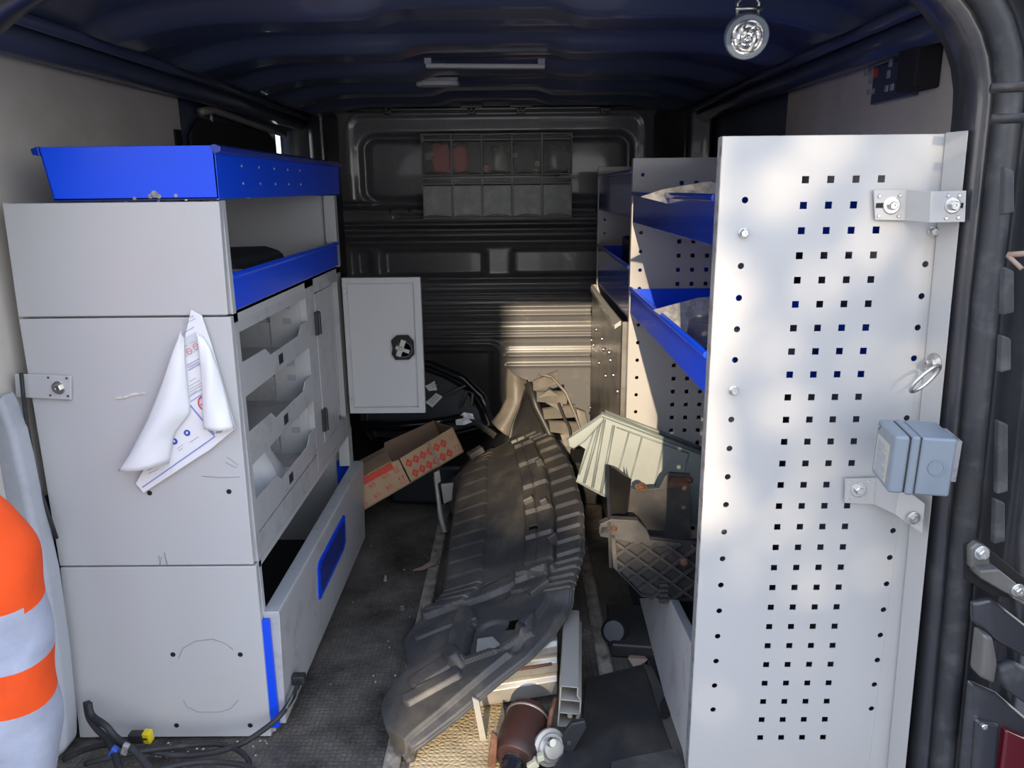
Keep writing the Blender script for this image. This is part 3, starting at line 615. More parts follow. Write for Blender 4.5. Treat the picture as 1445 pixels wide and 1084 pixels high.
for x, y in ((1350, 210), (1322, 438), (1336, 444), (1311, 598), (1322, 586), (1312, 708), (1291, 848), (1279, 985)): b.cyl(pst.hit(x, y), nst, .003, .0006, 8)
build(b, 'bolt_hole', M['black'], cs)
b = MB()
for px, py in ((1049, 329), (1035, 551)): bolt(b, aY(px, py, 1.149), (0, -1, 0), .0065, .0075)
bolt(b, aY(1316, 327, 1.149), (0, -1, 0), .006, .0075); build(b, 'bolt', M['zinc'], np_)
def rtray(ya, yb, z, h, nm, rear=.64, m='bluedark', hb=None):
    b = MB(); b.box(XR + .002, rear, ya, yb, z, z + .003); b.box(rear, rear + .003, ya, yb, z, z + .06)
    b.box(XR + .002, rear, ya, ya + .002, z, z + h); b.box(XR + .002, rear, yb - .002, yb, z, z + h); t = build(b, 'shelf_tray', M['blue'], rk)
    b = MB(); b.box(XR, XR + .003, ya, yb, z - .004, z + h); b.tube([(XR, ya, z + h), (XR, yb, z + h)], .006, 8); build(b, 'tray_lip', M[m], t, bevel=.0008); return t
t1 = rtray(1.175, 1.985, .966, .066, 'tray'); t2 = rtray(1.175, 1.985, .736, .058, 'tray', m='blue')
rtray(2.025, 2.80, .975, .11, 'tray'); rtray(2.025, 2.80, .715, .13, 'tray')
b = MB(); b.box(XR - .014, XR - .012, 2.03, 2.86, .02, .70); b.box(XR - .014, XR, 2.03, 2.045, .02, .70); b.box(XR - .014, XR, 2.845, 2.86, .02, .70); pc = build(b, 'cover_sheet', M['steel'], rk, bevel=.0008); pc['label'] = 'bare steel sheet closing the far bay'
b = MB(); b.prism([(XR - .022, 2.83, .69), (XR - .015, 2.86, .70), (XR - .012, 2.06, .70), (XR - .03, 2.06, .688)], (0, 0, -.012)); build(b, 'cover_top_flange', M['rack'], pc)
b = MB()
for px, py in ((835, 480), (842, 465), (850, 478), (838, 487), (852, 493), (860, 497), (862, 508), (846, 512), (855, 530), (866, 529), (872, 552), (833, 575)): 
    p = aX(px, py, XR - .015); b.lathe([(.007, 0), (.006, .004), (.002, .006)], p, (-1, 0, 0), 10)
build(b, 'bolt', M['zinc'], pc)
# bottom locker drop front on the right
fp = [aZ(972, 1035, .02), aZ(905, 845, .02), None, None]
A0 = aY(972, 1035, 1.20); B0 = V((.285, 1.62, .045)); 
b = MB(); n0 = V((.302, 1.185, .01)); f0 = V((.302, 1.72, .01)); n1 = V((.300, 1.178, .275)); f1 = V((.318, 1.62, .22))
n0, f0 = V((.296, 1.17, .02)), V((.301, 1.74, .05)); n1, f1 = V((.297, 1.172, .285)), V((.330, 1.53, .175))
b.prism([n0, f0, f1, n1], (.020, .002, -.004)); df = build(b, 'drop_front', M['white_scuff'], rk, bevel=.002); df['label'] = 'scuffed grey drop front of the lowest bay'
b = MB(); b.prism([n0 + V((.021, 0, 0)), n1 + V((.021, 0, -.02)), n1 + V((.026, .004, -.02)), n0 + V((.026, .004, 0))], (0, .012, 0)); build(b, 'drawer_side', M['blue'], df)
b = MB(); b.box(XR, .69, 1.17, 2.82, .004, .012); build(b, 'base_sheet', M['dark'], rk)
# galvanised sheets lying on the trays
def sheet(q, z, m, nm, lab, cat, t=.0015, tilt=V((0, 0, 0)), group=None):
    b = MB(); pts = [V((x, y, z + dz)) for x, y, dz in q]; b.prism(pts, (0, 0, t)); o = build(b, nm, m); return tag(o, lab, cat, group)
gp = Pl((.4, 1.60, 1.05), (.35, -1, .9)); b = MB(); b.prism([gp.hit(*q) for q in ((905, 278), (935, 268), (1003, 256), (1017, 262), (1040, 300), (1040, 312))], (0, .002, .001)); o = build(b, 'metal_sheet', M['galv']); tag(o, 'bright galvanised sheet sloping on the right upper blue tray', 'sheet metal', 'galvanised offcuts')
gp = Pl((.4, 1.62, .85), (.25, -1, .8)); b = MB(); b.prism([gp.hit(*q) for q in ((922, 438), (985, 421), (1030, 418), (1030, 470), (965, 470))], (0, .002, .001)); o = build(b, 'metal_sheet', M['galv']); tag(o, 'dull galvanised sheet lying on the right lower blue tray', 'sheet metal', 'galvanised offcuts')
b = MB(); b.prism([(.34, 1.52, .74), (.50, 1.30, .74), (.60, 1.50, .74), (.42, 1.70, .74)], (0, 0, .05)); o = build(b, 'tin_box', M['steel'], bevel=.004); tag(o, 'dark dirty tin under the dull sheet on the right lower tray', 'tin')
b = MB(); b.prism([(.34, 2.35, .7185), (.50, 2.30, .7185), (.55, 2.6, .7185), (.36, 2.65, .7185)], (0, 0, .17)); o = build(b, 'tool_case', M['plastic'], bevel=.008); tag(o, 'black tool case in the far right tray behind the second panel', 'case')
# brackets tying the near panel to the pillar
br = thing('fixing_bracket', aY(1297, 290, 1.12), 'upper white cranked bracket on the right perforated panel', 'bracket', 'racking brackets')
b = MB(); c1, c2 = aY(1232, 268, 1.144), aY(1234, 310, 1.144); e1, e2 = aY(1278, 268, 1.144), aY(1276, 311, 1.144); g1, g2 = aY(1312, 270, 1.098), aY(1310, 314, 1.098); h1, h2 = aY(1362, 269, 1.098), aY(1360, 313, 1.098)
for a, bb, c, d in ((c1, c2, e2, e1), (e1, e2, g2, g1), (g1, g2, h2, h1)): b.prism([a, bb, c, d], (0, -.003, 0))
build(b, 'plate', M['rack'], br, bevel=.001)
b = MB(); bolt(b, aY(1258, 290, 1.141), (0, -1, 0), .0065, .0125); bolt(b, aY(1344, 290, 1.095), (0, -1, 0), .007, .011); build(b, 'bolt', M['zinc'], br)
b = MB()
for q, y in (((1241, 277), 1.1405), ((1270, 276), 1.1405), ((1240, 305), 1.1405), ((1268, 305), 1.1405), ((1338, 276), 1.0945), ((1354, 276), 1.0945), ((1335, 308), 1.0945), ((1352, 307), 1.0945)): b.lathe([(.0028, 0), (.002, .0012)], aY(*q, y), (0, -1, 0), 8)
build(b, 'rivet', M['zinc'], br)
b = MB(); b.box(*([0] * 6)); b = MB()
for q, y in (((1243, 290), 1.1408), ((1352, 290), 1.0948)): p = aY(*q, y); b.obox(p, V((.007, 0, 0)), V((0, .0004, 0)), V((0, 0, .0035)))
build(b, 'slot', M['black'], br)
br = thing('fixing_bracket', aY(1240, 700, 1.12), 'lower white bent bracket on the right panel, under the grey box', 'bracket', 'racking brackets')
b = MB(); a1, a2 = aY(1192, 675, 1.144), aY(1191, 709, 1.144); b1, b2 = aY(1236, 674, 1.144), aY(1232, 711, 1.144); c1, c2 = aY(1268, 684, 1.11), aY(1262, 725, 1.11); d1, d2 = aY(1304, 710, 1.10), aY(1300, 752, 1.10)
for a, bb, c, d in ((a1, a2, b2, b1), (b1, b2, c2, c1), (c1, c2, d2, d1)): b.prism([a, bb, c, d], (0, -.003, 0))
build(b, 'plate', M['rack'], br, bevel=.001)
b = MB(); bolt(b, aY(1211, 691, 1.141), (0, -1, 0), .007, .0125); bolt(b, aY(1289, 731, 1.098), (0, -1, 0), .007, .010); build(b, 'bolt', M['zinc'], br)
b = MB()
for q in ((1200, 681), (1226, 680), (1198, 705), (1223, 704)): b.lathe([(.0026, 0), (.002, .001)], aY(*q, 1.141), (0, -1, 0), 8)
build(b, 'rivet', M['zinc'], br)
# lashing ring
lr = thing('lashing_ring', aY(1320, 515, 1.1), 'steel lashing ring hanging from the right closing strip', 'ring')
b = MB(); c = pst.hit(1321, 512); b.lathe([(.015, 0), (.015, .004), (.010, .007), (.008, .012)], c, nst, 16); bolt(b, c + nst * .012, nst, .006); build(b, 'boss', M['steel'], lr)
b = MB(); q1, q2 = aY(1326, 517, 1.075), aY(1285, 552, 1.075); c0 = (q1 + q2) / 2; u = (q2 - q1) / 2; sd_ = V((-u.z, .018, u.x)).normalized() * u.length * .52
b.tube([c0 + u * math.cos(k * math.pi / 12) + sd_ * math.sin(k * math.pi / 12) for k in range(24)], .0028, 8, closed=True); build(b, 'ring', M['zinc'], lr, smooth=True)
# grey weatherproof box
sx = thing('switch_box', (.56, 1.04, .633), 'grey weatherproof electrical box at the right panel edge, silver label on its face', 'electrical box')
ax = V((.985, -.17, -.02)).normalized(); ay = V((.17, .985, 0)).normalized(); az = ax.cross(ay).normalized(); c = V((.562, 1.040, .673))
def seg(x0, x1, h, nm, m, bev): b = MB(); b.obox(c + ax * ((x0 + x1) / 2), ax * ((x1 - x0) / 2), ay * h, az * h); return build(b, nm, m, sx, bevel=bev, seg=3)
seg(-.040, -.019, .042, 'front_cover', M['box'], .005); seg(-.018, -.006, .043, 'middle_frame', M['box'], .004); seg(-.005, .040, .042, 'back_box', M['box'], .004)
b = MB(); b.obox(c, ax * .038, ay * .040, az * .040); build(b, 'gasket', M['rubber'], sx)
fc = c - ax * .0405
b = MB(); b.obox(fc + az * -.004, ax * .0006, ay * .029, az * .028); lb = build(b, 'label_plate', M['silver'], sx)
b = MB()
for i in range(13):
    z = .019 - i * .0037; L_ = (.016, .021, .012, .020, .022, .018, .020, .014, .021, .022, .019, .022, .020)[i]
    b.obox(fc - ax * .0008 + az * (z - .004) + ay * (.022 - L_), ax * .0002, ay * L_, az * (.0009 if i % 3 else .0015))
build(b, 'label_lines', M['print_grey'], lb)
b = MB(); b.lathe([(.011, 0), (.011, .001), (.009, .001), (.009, .0003)], c + ax * .018 - ay * .0425, -ay, 18); build(b, 'knockout', M['box'], sx)
b = MB(); b.prism([fc - ax * .0003 + ay * q[0] + az * q[1] for q in ((.034, .036), (.022, .036), (.034, .026))], -ax * .0004); build(b, 'corner_mark', M['rackdark'], sx)
b = MB(); b.obox(c + ax * .048 + ay * .02, ax * .010, ay * .03, az * .03); build(b, 'mount', M['rackdark'], sx)
# socket panel high on the right wall
sp = thing('socket_board', (.725, 1.58, 1.2), 'dark board with sockets and switches high on the right wall', 'control panel')
b = MB(); b.box(.722, .735, 1.49, 1.66, 1.205, 1.278); build(b, 'board', M['paint'], sp, bevel=.002)
b = MB(); b.box(.69, .735, 1.42, 1.49, 1.21, 1.285); build(b, 'side_box', M['dark'], sp, bevel=.004)
for i, (x, y, h) in enumerate(((1222, 100, 1.6), (1228, 114, 1.0), (1225, 130, .9), (1232, 129, .9), (1257, 88, 1.4), (1254, 105, 1.2), (1251, 125, 1.0), (1259, 123, 1.0))):
    p = aX(x, y, .7215); b = MB(); b.obox(p, V((.0015, 0, 0)), V((0, .006, 0)), V((0, 0, .006 * h))); build(b, 'socket', M['print_grey'], sp, bevel=.001)
b = MB(); p = aX(1236, 103, .7215); b.obox(p, V((.0015, 0, 0)), V((0, .008, 0)), V((0, 0, .008))); o = build(b, 'rocker_switch', M['red'], sp); o['label'] = 'dull red rocker switch'
# ================================================================== ROOF FITTINGS
wl_ = thing('work_lamp', aY(1054, 50, 1.3), 'round grey-rimmed reflector lamp hanging at the top right', 'lamp')
c = aY(1054, 52, 1.28); axd = (V((-.05, -.93, -.36))).normalized()
b = MB(); b.lathe([(.018, .035), (.028, .03), (.033, .012), (.034, 0), (.032, -.004), (.025, -.004), (.024, .002)], c, -axd, 32); build(b, 'housing', M['offwhite'] if False else M['box'], wl_, smooth=False, bevel=.001)
def lens(u, v):
    a = 2 * math.pi * u; r = .0245 * (1 - v); x = axd.orthogonal().normalized(); y = axd.cross(x)
    return c + x * r * math.cos(a) + y * r * math.sin(a) + axd * (.003 + .004 * v + .0012 * math.sin(5 * a + 9 * v) * (1 - v) + .001 * math.sin(40 * v))
b = MB(); b.grid(lens, 28, 10); build(b, 'lens', M['lens'], wl_)
b = MB(); top = c + V((0, .01, .045)); b.tube([c + V((-.016, 0, .03)), c + V((-.018, .0, .048)), c + V((-.013, 0, .052)), c + V((-.012, 0, .085))], .003, 7); b.tube([c + V((.014, 0, .03)), c + V((.016, .0, .048)), c + V((.012, 0, .052)), c + V((.013, 0, .085))], .003, 7); b.tube([c + V((-.020, 0, .040)), c + V((.020, 0, .040))], .004, 8); build(b, 'wire_bracket', M['zinc'], wl_, smooth=True)
b = MB(); b.obox(c + V((0, 0, .085)), V((.022, 0, 0)), V((0, .012, 0)), V((0, 0, .006))); build(b, 'mount', M['plastic'], wl_, bevel=.002)
b = MB(); b.tube([c + V((0, .01, .09)), c + V((.01, .03, .115)), c + V((.0, .05, .14))], .004, 6); build(b, 'cable', M['rubber'], wl_)
rb = thing('strip_lamp', (XC, 2.1, 1.34), 'long thin grey strip lamp across the van roof', 'lamp')
p0, p1 = aY(601, 93, 2.13), aY(769, 94, 2.13); m_ = (p0 + p1) / 2
b = MB(); b.obox(m_, (p1 - p0) / 2, V((0, .012, 0)), V((0, 0, .0055))); build(b, 'diffuser', M['offwhite'], rb, bevel=.003)
b = MB()
for p in (p0.lerp(p1, .02), p0.lerp(p1, .97)): b.obox(p + V((0, .002, .011)), V((.009, 0, 0)), V((0, .013, 0)), V((0, 0, .007)))
build(b, 'end_clip', M['linerg'], rb, bevel=.001)
ol = thing('roof_lamp', aY(617, 118, 2.5), 'small oval white interior lamp on the roof behind the strip lamp', 'lamp')
p0, p1 = aY(587, 118, 2.5), aY(648, 118, 2.5); m_ = (p0 + p1) / 2 - V((0, 0, .008)); hx = (p1 - p0).length / 2
b = MB(); b.prism([m_ + V((math.copysign(abs(math.cos(a)) ** .6, math.cos(a)) * hx, math.copysign(abs(math.sin(a)) ** .6, math.sin(a)) * .03, 0)) for a in [k * math.pi / 14 for k in range(28)]], (0, 0, .016)); build(b, 'diffuser', M['offwhite'], ol, bevel=.005, seg=3)
b = MB(); b.obox(m_ + V((0, 0, .018)), V((hx * .95, 0, 0)), V((0, .028, 0)), V((0, 0, .004))); build(b, 'base', M['linerg'], ol)
# ================================================================== SMALL-PARTS BINS ON THE BULKHEAD
BX0, BX1, BY, BZ0, BZ1 = aY(593, 188, 3.12).x, aY(808, 188, 3.12).x, 3.12, aY(700, 308, 3.12).z, aY(700, 188, 3.12).z
rows = [((BZ0 + BZ1) / 2 + .004, BZ1), (BZ0, (BZ0 + BZ1) / 2 - .004)]; bw = (BX1 - BX0) / 5; k = 0
RED = []
for ri, (za, zb) in enumerate(rows):
    bn = thing('bin_row', ((BX0 + BX1) / 2, BY, za), ('upper' if ri == 0 else 'lower') + ' row of five clear tilt bins on the bulkhead, ' + ('with red cloth and clips inside' if ri == 0 else 'cloudy and scratched'), 'storage bins', 'tilt bin rows')
    b = MB(); b.box(BX0, BX1, BY + .10, BY + .104, za, zb); build(b, 'back_plate', M['dark'], bn)
    b = MB(); b.box(BX0, BX1, BY, BY + .1, za, za + .005); b.box(BX0, BX1, BY, BY + .1, zb - .004, zb); b.box(BX0, BX1, BY, BY + .004, zb - .026, zb - .021)
    for i in range(6): x = BX0 + bw * i; b.box(max(BX0, x - .003), min(BX1, x + .003), BY + .002, BY + .1, za, zb)
    build(b, 'frame', M['binframe'], bn, bevel=.0008)
    b = MB(); b.box(BX0 + .003, BX1 - .003, BY + .001, BY + .003, zb - .021, zb - .004); build(b, 'label_strip', M['clear'], bn)
    for i in range(5):
        x0, x1 = BX0 + bw * i + .004, BX0 + bw * (i + 1) - .004; h0, h1 = za + .007, zb - .030
        b = MB(); b.box(x0, x1, BY - .004, BY - .001, h0, h1)
        b.box(x0, x0 + .002, BY - .002, BY + .09, h0, h1); b.box(x1 - .002, x1, BY - .002, BY + .09, h0, h1); b.box(x0, x1, BY - .002, BY + .07, h0, h0 + .002)
        b.prism([(x0, BY - .004, h0), (x1, BY - .004, h0), (x1 - .02, BY - .010, h0 + .004), ((x0 + x1) / 2, BY - .011, h0 + .008), (x0 + .02, BY - .010, h0 + .004)], (0, .004, .003))
        build(b, 'bin_drawer', M['clear'] if ri == 0 else M['cloudy'], bn, bevel=.0006)
    RED.append((za, zb))
def blob(c, rx, ry, rz, seed, n=14, m=9, amp=.18):
    rr = random.Random(seed); ph = [rr.uniform(0, 6.3) for _ in range(4)]
    sq = lambda q: math.copysign(abs(q) ** .55, q)
    def f(u, v):
        a, t = 2 * math.pi * u, math.pi * v; k = 1 + amp * (math.sin(3 * a + ph[0]) * math.sin(2 * t + ph[1]) + .6 * math.sin(5 * a + ph[2]) * math.sin(4 * t + ph[3]))
        return V((c[0] + rx * k * sq(math.sin(t)) * sq(math.cos(a)), c[1] + ry * k * sq(math.sin(t)) * sq(math.sin(a)), c[2] + rz * k * sq(math.cos(t))))
    b = MB(); b.grid(f, n, m); return b
za, zb = RED[0]
o = build(blob((BX0 + bw * .64, BY + .03, za + .064), .038, .022, .054, 3), 'red_cloth_and_reflection', M['redcloth_reflection'], smooth=True); tag(o, 'bundle of red cloth filling the first upper bin from the left', 'cloth')
o = build(blob((BX0 + bw * 1.30, BY + .03, za + .062), .028, .022, .052, 5), 'red_cloth_and_reflection', M['redcloth_reflection'], smooth=True); tag(o, 'bundle of red cloth in the second upper bin from the left', 'cloth')
o = build(blob((BX0 + bw * 2.18, BY + .025, za + .026), .012, .015, .016, 6), 'red_cloth_and_reflection', M['redcloth_reflection'], smooth=True); tag(o, 'small scrap of red cloth in the middle upper bin', 'cloth')
za2, zb2 = RED[1]
o = build(blob((BX0 + bw * .7, BY + .045, za2 + .075), .036, .02, .045, 8), 'red_cloth_and_reflection', M['redcloth_reflection'], smooth=True); tag(o, 'red shape standing for a reflection in the first cloudy lower bin', 'cloth')  # added shape imitates red reflected in this lower bin
o = build(blob((BX0 + bw * 1.5, BY + .045, za2 + .07), .042, .02, .045, 9), 'red_cloth_and_reflection', M['redcloth_reflection'], smooth=True); tag(o, 'red shape standing for a reflection in the second cloudy lower bin', 'cloth')  # second added shape, again a red reflection built as a solid
o = build(blob((BX0 + bw * .30, BY + .02, za + .075), .022, .012, .020, 12, amp=.3), 'clear_bag', M['cloudy'], smooth=True); tag(o, 'crumpled clear bag beside the red cloth in the first upper bin', 'bag')
o = build(blob((BX0 + bw * 2.6, BY + .035, za + .055), .03, .02, .046, 13, amp=.3), 'parts_bag', M['steel'], smooth=True); tag(o, 'bag of dark metal parts in the middle upper bin', 'bag')
o = build(blob((BX0 + bw * 4.5, BY + .035, za + .055), .04, .02, .046, 14, amp=.3), 'parts_bag', M['steel'], smooth=True); tag(o, 'bag of dark metal parts in the last upper bin on the right', 'bag')
o = build(blob((BX0 + bw * 3.5, BY + .04, za + .06), .042, .02, .05, 15, amp=.3), 'parts_bag', M['black'], smooth=True); tag(o, 'black bag of fasteners in the fourth upper bin from the left', 'bag')
for px, py, l in ((727, 219, 'square clip nut high on the left of the fourth upper bin'), (758, 231, 'square clip nut at the right of the fourth upper bin'), (756, 242, 'square clip nut low at the right of the fourth upper bin')):
    p = aY(px, py, BY + .006); b = MB(); b.obox(p, V((.008, 0, .001)), V((0, .002, 0)), V((-.001, 0, .008))); cn = build(b, 'clip_nut', M['cream']); tag(cn, l, 'fastener', 'clip nuts in the bin')
    b = MB(); b.cyl(p + V((0, -.0022, 0)), (0, -1, 0), .0028, .0004, 8); build(b, 'nut_hole', M['black'], cn)

# ================================================================== LOOSE PARTS ON THE FLOOR
# -- undertray: big ribbed plastic shield lying up over the other parts
TP = Pl((0, 0, -.058), (-.385, -.155, 1))
LB = [(668, 632), (650, 660), (640, 715), (632, 770), (624, 835), (606, 856), (575, 890), (566, 905), (573, 938), (553, 965), (540, 985), (537, 1000), (550, 1050)]
RB = [(745, 594), (778, 610), (806, 655), (822, 715), (823, 775), (812, 815), (803, 842), (775, 885), (742, 918), (700, 950), (640, 1000), (590, 1038), (562, 1055)]
LBw = [TP.hit(*p) for p in LB]; RBw = [TP.hit(*p) for p in RB]
def tpt(s, t):
    x = t * (len(LB) - 1); i = min(int(x), len(LB) - 2); k = x - i
    return LBw[i].lerp(LBw[i + 1], k).lerp(RBw[i].lerp(RBw[i + 1], k), s)
def tpx(s, t):
    x = t * (len(LB) - 1); i = min(int(x), len(LB) - 2); k = x - i
    a = [LB[i][q] + (LB[i + 1][q] - LB[i][q]) * k for q in (0, 1)]; c = [RB[i][q] + (RB[i + 1][q] - RB[i][q]) * k for q in (0, 1)]
    return a[0] + (c[0] - a[0]) * s, a[1] + (c[1] - a[1]) * s
def saw(x): return x - math.floor(x)
def theight(s, t):
    h = 0
    up_ = sstep(.47, .43, t)                      # louvred far part
    lo_ = 1 - sstep(.43, .47, t)
    lo_ = sstep(.46, .50, t)
    if s < .30: h += .0030 * saw(t * 38) * up_ * sstep(.0, .03, s) * sstep(.31, .28, s)
    band = sstep(.27, .29, s) * sstep(.60, .58, s); h -= .006 * band * up_
    if .58 < s < .80: h += .009 * saw(t * 20 + .3) * up_ * sstep(.58, .6, s)
    if s >= .80: h += (.007 * saw(t * 42) - .004) * up_ * sstep(.80, .815, s)
    h -= .010 * math.exp(-((s - .80) / .012) ** 2) * up_; h -= .004 * math.exp(-((s - .68) / .006) ** 2) * up_
    x, y = tpx(s, t)
    def sg(ax_, ay_, bx_, by_):
        dx, dy = bx_ - ax_, by_ - ay_; k = max(0, min(1, ((x - ax_) * dx + (y - ay_) * dy) / (dx * dx + dy * dy))); return math.hypot(x - ax_ - dx * k, y - ay_ - dy * k)
    if t > .36:
        rb = lambda d, wd: sstep(wd, wd * .55, d)
        h += .013 * max(rb(sg(602, 868, 690, 836), 8), rb(sg(690, 836, 778, 798), 8))
        h += .016 * rb(sg(662, 872, 646, 930), 17) + .010 * rb(sg(646, 930, 590, 965), 12)
        h += .009 * max(rb(sg(660, 934, 700, 920), 4), rb(sg(700, 920, 748, 888), 4), rb(sg(748, 888, 752, 868), 5))
        h -= .012 * rb(sg(674, 886, 661, 928), 3.5) + .007 * sstep(34, 26, math.hypot(x - 708, (y - 898) * 1.4))
        h += .010 * rb(sg(578, 990, 646, 952), 9)
        h += .006 * rb(sg(590, 900, 640, 880), 5)
    edge = sstep(.84, .875, s); h -= edge * sstep(.44, .52, t) * (.010 + .06 * (s - .85))
    h -= .025 * sstep(.955, .985, t)
    h -= .010 * sstep(.97, 1, s) + .008 * sstep(.03, 0, s)
    h -= .03 * sstep(.12, 0, t)
    return h
ut = thing('undertray', TP.hit(690, 800), 'large ribbed black plastic undertray lying over the other parts in the aisle', 'car part')
b = MB(); b.grid(lambda u, v: tpt(u, v) + TP.n * theight(u, v), 90, 300, keep=lambda u, v: not (.70 < u < .765 and .545 < v < .575) and not (.62 < u < .69 and .262 < v < .272)); build(b, 'shield', M['plasticd'], ut, solid=.003, fix=False)
def at_t(s, t, up=0): return tpt(s, t) + TP.n * (theight(s, t) + up)
def tray_ring(px, py, a, bb, ang):
    c = TP.hit(px, py) + TP.n * .0; e1 = V((1, 0, .385)).normalized(); e2 = TP.n.cross(e1); d = MB()
    e1, e2 = e1 * math.cos(ang) + e2 * math.sin(ang), e2 * math.cos(ang) - e1 * math.sin(ang)
    d.tube([c - TP.n * .002 + e1 * a * math.cos(k * math.pi / 14) + e2 * bb * math.sin(k * math.pi / 14) for k in range(28)], .0022, 6, closed=True); return d
build(tray_ring(765, 840, .0, 0, 0) if False else tray_ring(690, 830, .034, .022, .35), 'moulded_ring', M['plasticd'], ut, smooth=True)
def tab(px, py, w_, l_, h_, ang, nm='clip_tab'):
    c = TP.hit(px, py); e1 = V((1, 0, .385)).normalized(); e2 = TP.n.cross(e1); e1, e2 = e1 * math.cos(ang) + e2 * math.sin(ang), e2 * math.cos(ang) - e1 * math.sin(ang)
    b = MB(); b.obox(c + TP.n * h_ * .4, e1 * l_, e2 * w_, TP.n * h_); build(b, nm, M['plasticd'], ut, bevel=.003)
tab(668, 878, .009, .011, .010, .3); tab(762, 832, .008, .026, .010, .5); tab(745, 876, .009, .014, .008, .8); tab(748, 712, .006, .014, .016, .2); tab(770, 715, .006, .010, .018, .2); tab(782, 765, .006, .012, .016, .4); tab(763, 657, .006, .010, .016, .3); tab(672, 640, .014, .025, .01, .4, 'end_clip')
b = MB(); b.tube([tpt(.985, t) + TP.n * (theight(.985, t) - .002) for t in [i / 60 for i in range(2, 59)]], .004, 6); build(b, 'edge_bead', M['plasticd'], ut, smooth=True)

# -- bumper beam of aluminium extrusions
ab = thing('bumper_beam', (0, 1.3, .04), 'broken aluminium bumper beam with open chambers under the undertray', 'car part')
e = V((.985, .10, .10)).normalized()
prof = [(1.275, .055), (1.268, .070), (1.268, .092), (1.276, .100), (1.276, .108), (1.268, .114), (1.268, .136), (1.276, .143), (1.276, .150), (1.270, .156), (1.270, .172), (1.278, .180), (1.330, .180), (1.330, .055)]
b = MB(); b.prism([(-.088, y + .105, z - .046) for y, z in prof], e * .168); build(b, 'cross_beam', M['alu'], ab, bevel=.002)
b = MB(); ln = V((.022, .26, .004)); hx, hz = .020, .043; c0 = V((.094, 1.25, .106)); t_ = .0026
ux = V((.97, 0, -.12)); uz = V((.06, 0, 1.0))
def plate(p, q): 
    p, q = c0 + ux * p[0] + uz * p[1], c0 + ux * q[0] + uz * q[1]; d = (q - p).normalized(); nn = d.cross(V((0, 1, 0))).normalized() * t_ / 2
    b.prism([p - nn, q - nn, q + nn, p + nn], ln)
plate((-hx, -hz), (hx, -hz)); plate((-hx, hz), (hx * .6, hz)); plate((-hx, -hz), (-hx, hz)); plate((-hx, -.014), (hx, -.014)); plate((-hx, .014), (hx, .014))
for p, q in (((hx, -hz), (hx, -.026)), ((hx, -.026), (hx * .7, -.022)), ((hx * .7, -.022), (hx, -.016)), ((hx, -.016), (hx, .016)), ((hx, .016), (hx * .62, .026)), ((hx * .62, .026), (hx * .62, hz))): plate(p, q)
build(b, 'crash_box', M['alu'], ab)
b = MB(); p = c0 + uz * -.030 + V((.004, .02, 0)); b.lathe([(.006, 0), (.0055, .012), (.004, .016)], p + V((0, 0, -.004)), (0, -.3, 1), 12); build(b, 'stud', M['cream'], ab)
b = MB(); b.tube([V((-.07, 1.373, .090)), V((-.02, 1.378, .096)), V((.03, 1.383, .101)), V((.066, 1.387, .105))], [.004, .003, .0035, .003], 6); build(b, 'weld_seam', M['rust'], ab, smooth=True)
b = MB(); b.prism([aY(*q, 1.288) for q in ((666, 985), (676, 990), (688, 1052), (680, 1060))], (0, .006, 0)); build(b, 'end_flange', M['alu'], ab, bevel=.001)
b = MB(); b.prism([aZ(*q, .0015) for q in ((622, 880), (700, 900), (712, 1010), (704, 1100), (574, 1100), (582, 1060), (600, 985), (610, 940))], (0, 0, .003)); o = build(b, 'sunlit_floor_patch', M['tan'], bevel=.0008); tag(o, 'floor patch coloured tan to look sunlit, under the undertray beside the brown canister', 'sheet')  # stands for bare floor in sunlight, the brightness put into its tan colour
# -- coupling: brown canister with a ribbed black boot
cp = thing('brown_canister', (0, 1.25, .02), 'rusty brown canister with a black ribbed boot under the aluminium beam', 'car part')
c = aY(733, 1050, 1.235); axn = V((-.25, -.80, -.18)).normalized()
b = MB(); b.lathe([(.030, .06), (.042, .05), (.044, 0), (.042, -.04), (.036, -.055), (.02, -.06)], c - axn * .02, -axn, 28); build(b, 'canister', M['brown'], cp, smooth=True, bevel=.002)
b = MB(); b.lathe([(.0435, 0), (.0445, .003), (.0435, .006)], c - axn * .055, -axn, 28); build(b, 'band', M['dull'], cp, smooth=True)
b = MB(); pr = []
for i in range(9): pr += [(.021 - i * .0006, i * .007), (.018 - i * .0006, i * .007 + .0035)]
b.lathe(pr, c + axn * .036, axn, 20); build(b, 'ribbed_boot', M['gloss'], cp, smooth=True)
b = MB(); b.lathe([(.024, 0), (.025, .005), (.022, .010)], c + axn * .03, axn, 22); build(b, 'clamp', M['gloss'], cp, smooth=True)
b = MB(); b.prism([aY(*q, 1.205) for q in ((690, 1062), (694, 1035), (702, 1040), (700, 1084), (688, 1084))], (0, .01, 0)); o = build(b, 'rusty_bracket', M['rust'], bevel=.002); tag(o, 'small rusty bracket beside the brown canister', 'bracket')
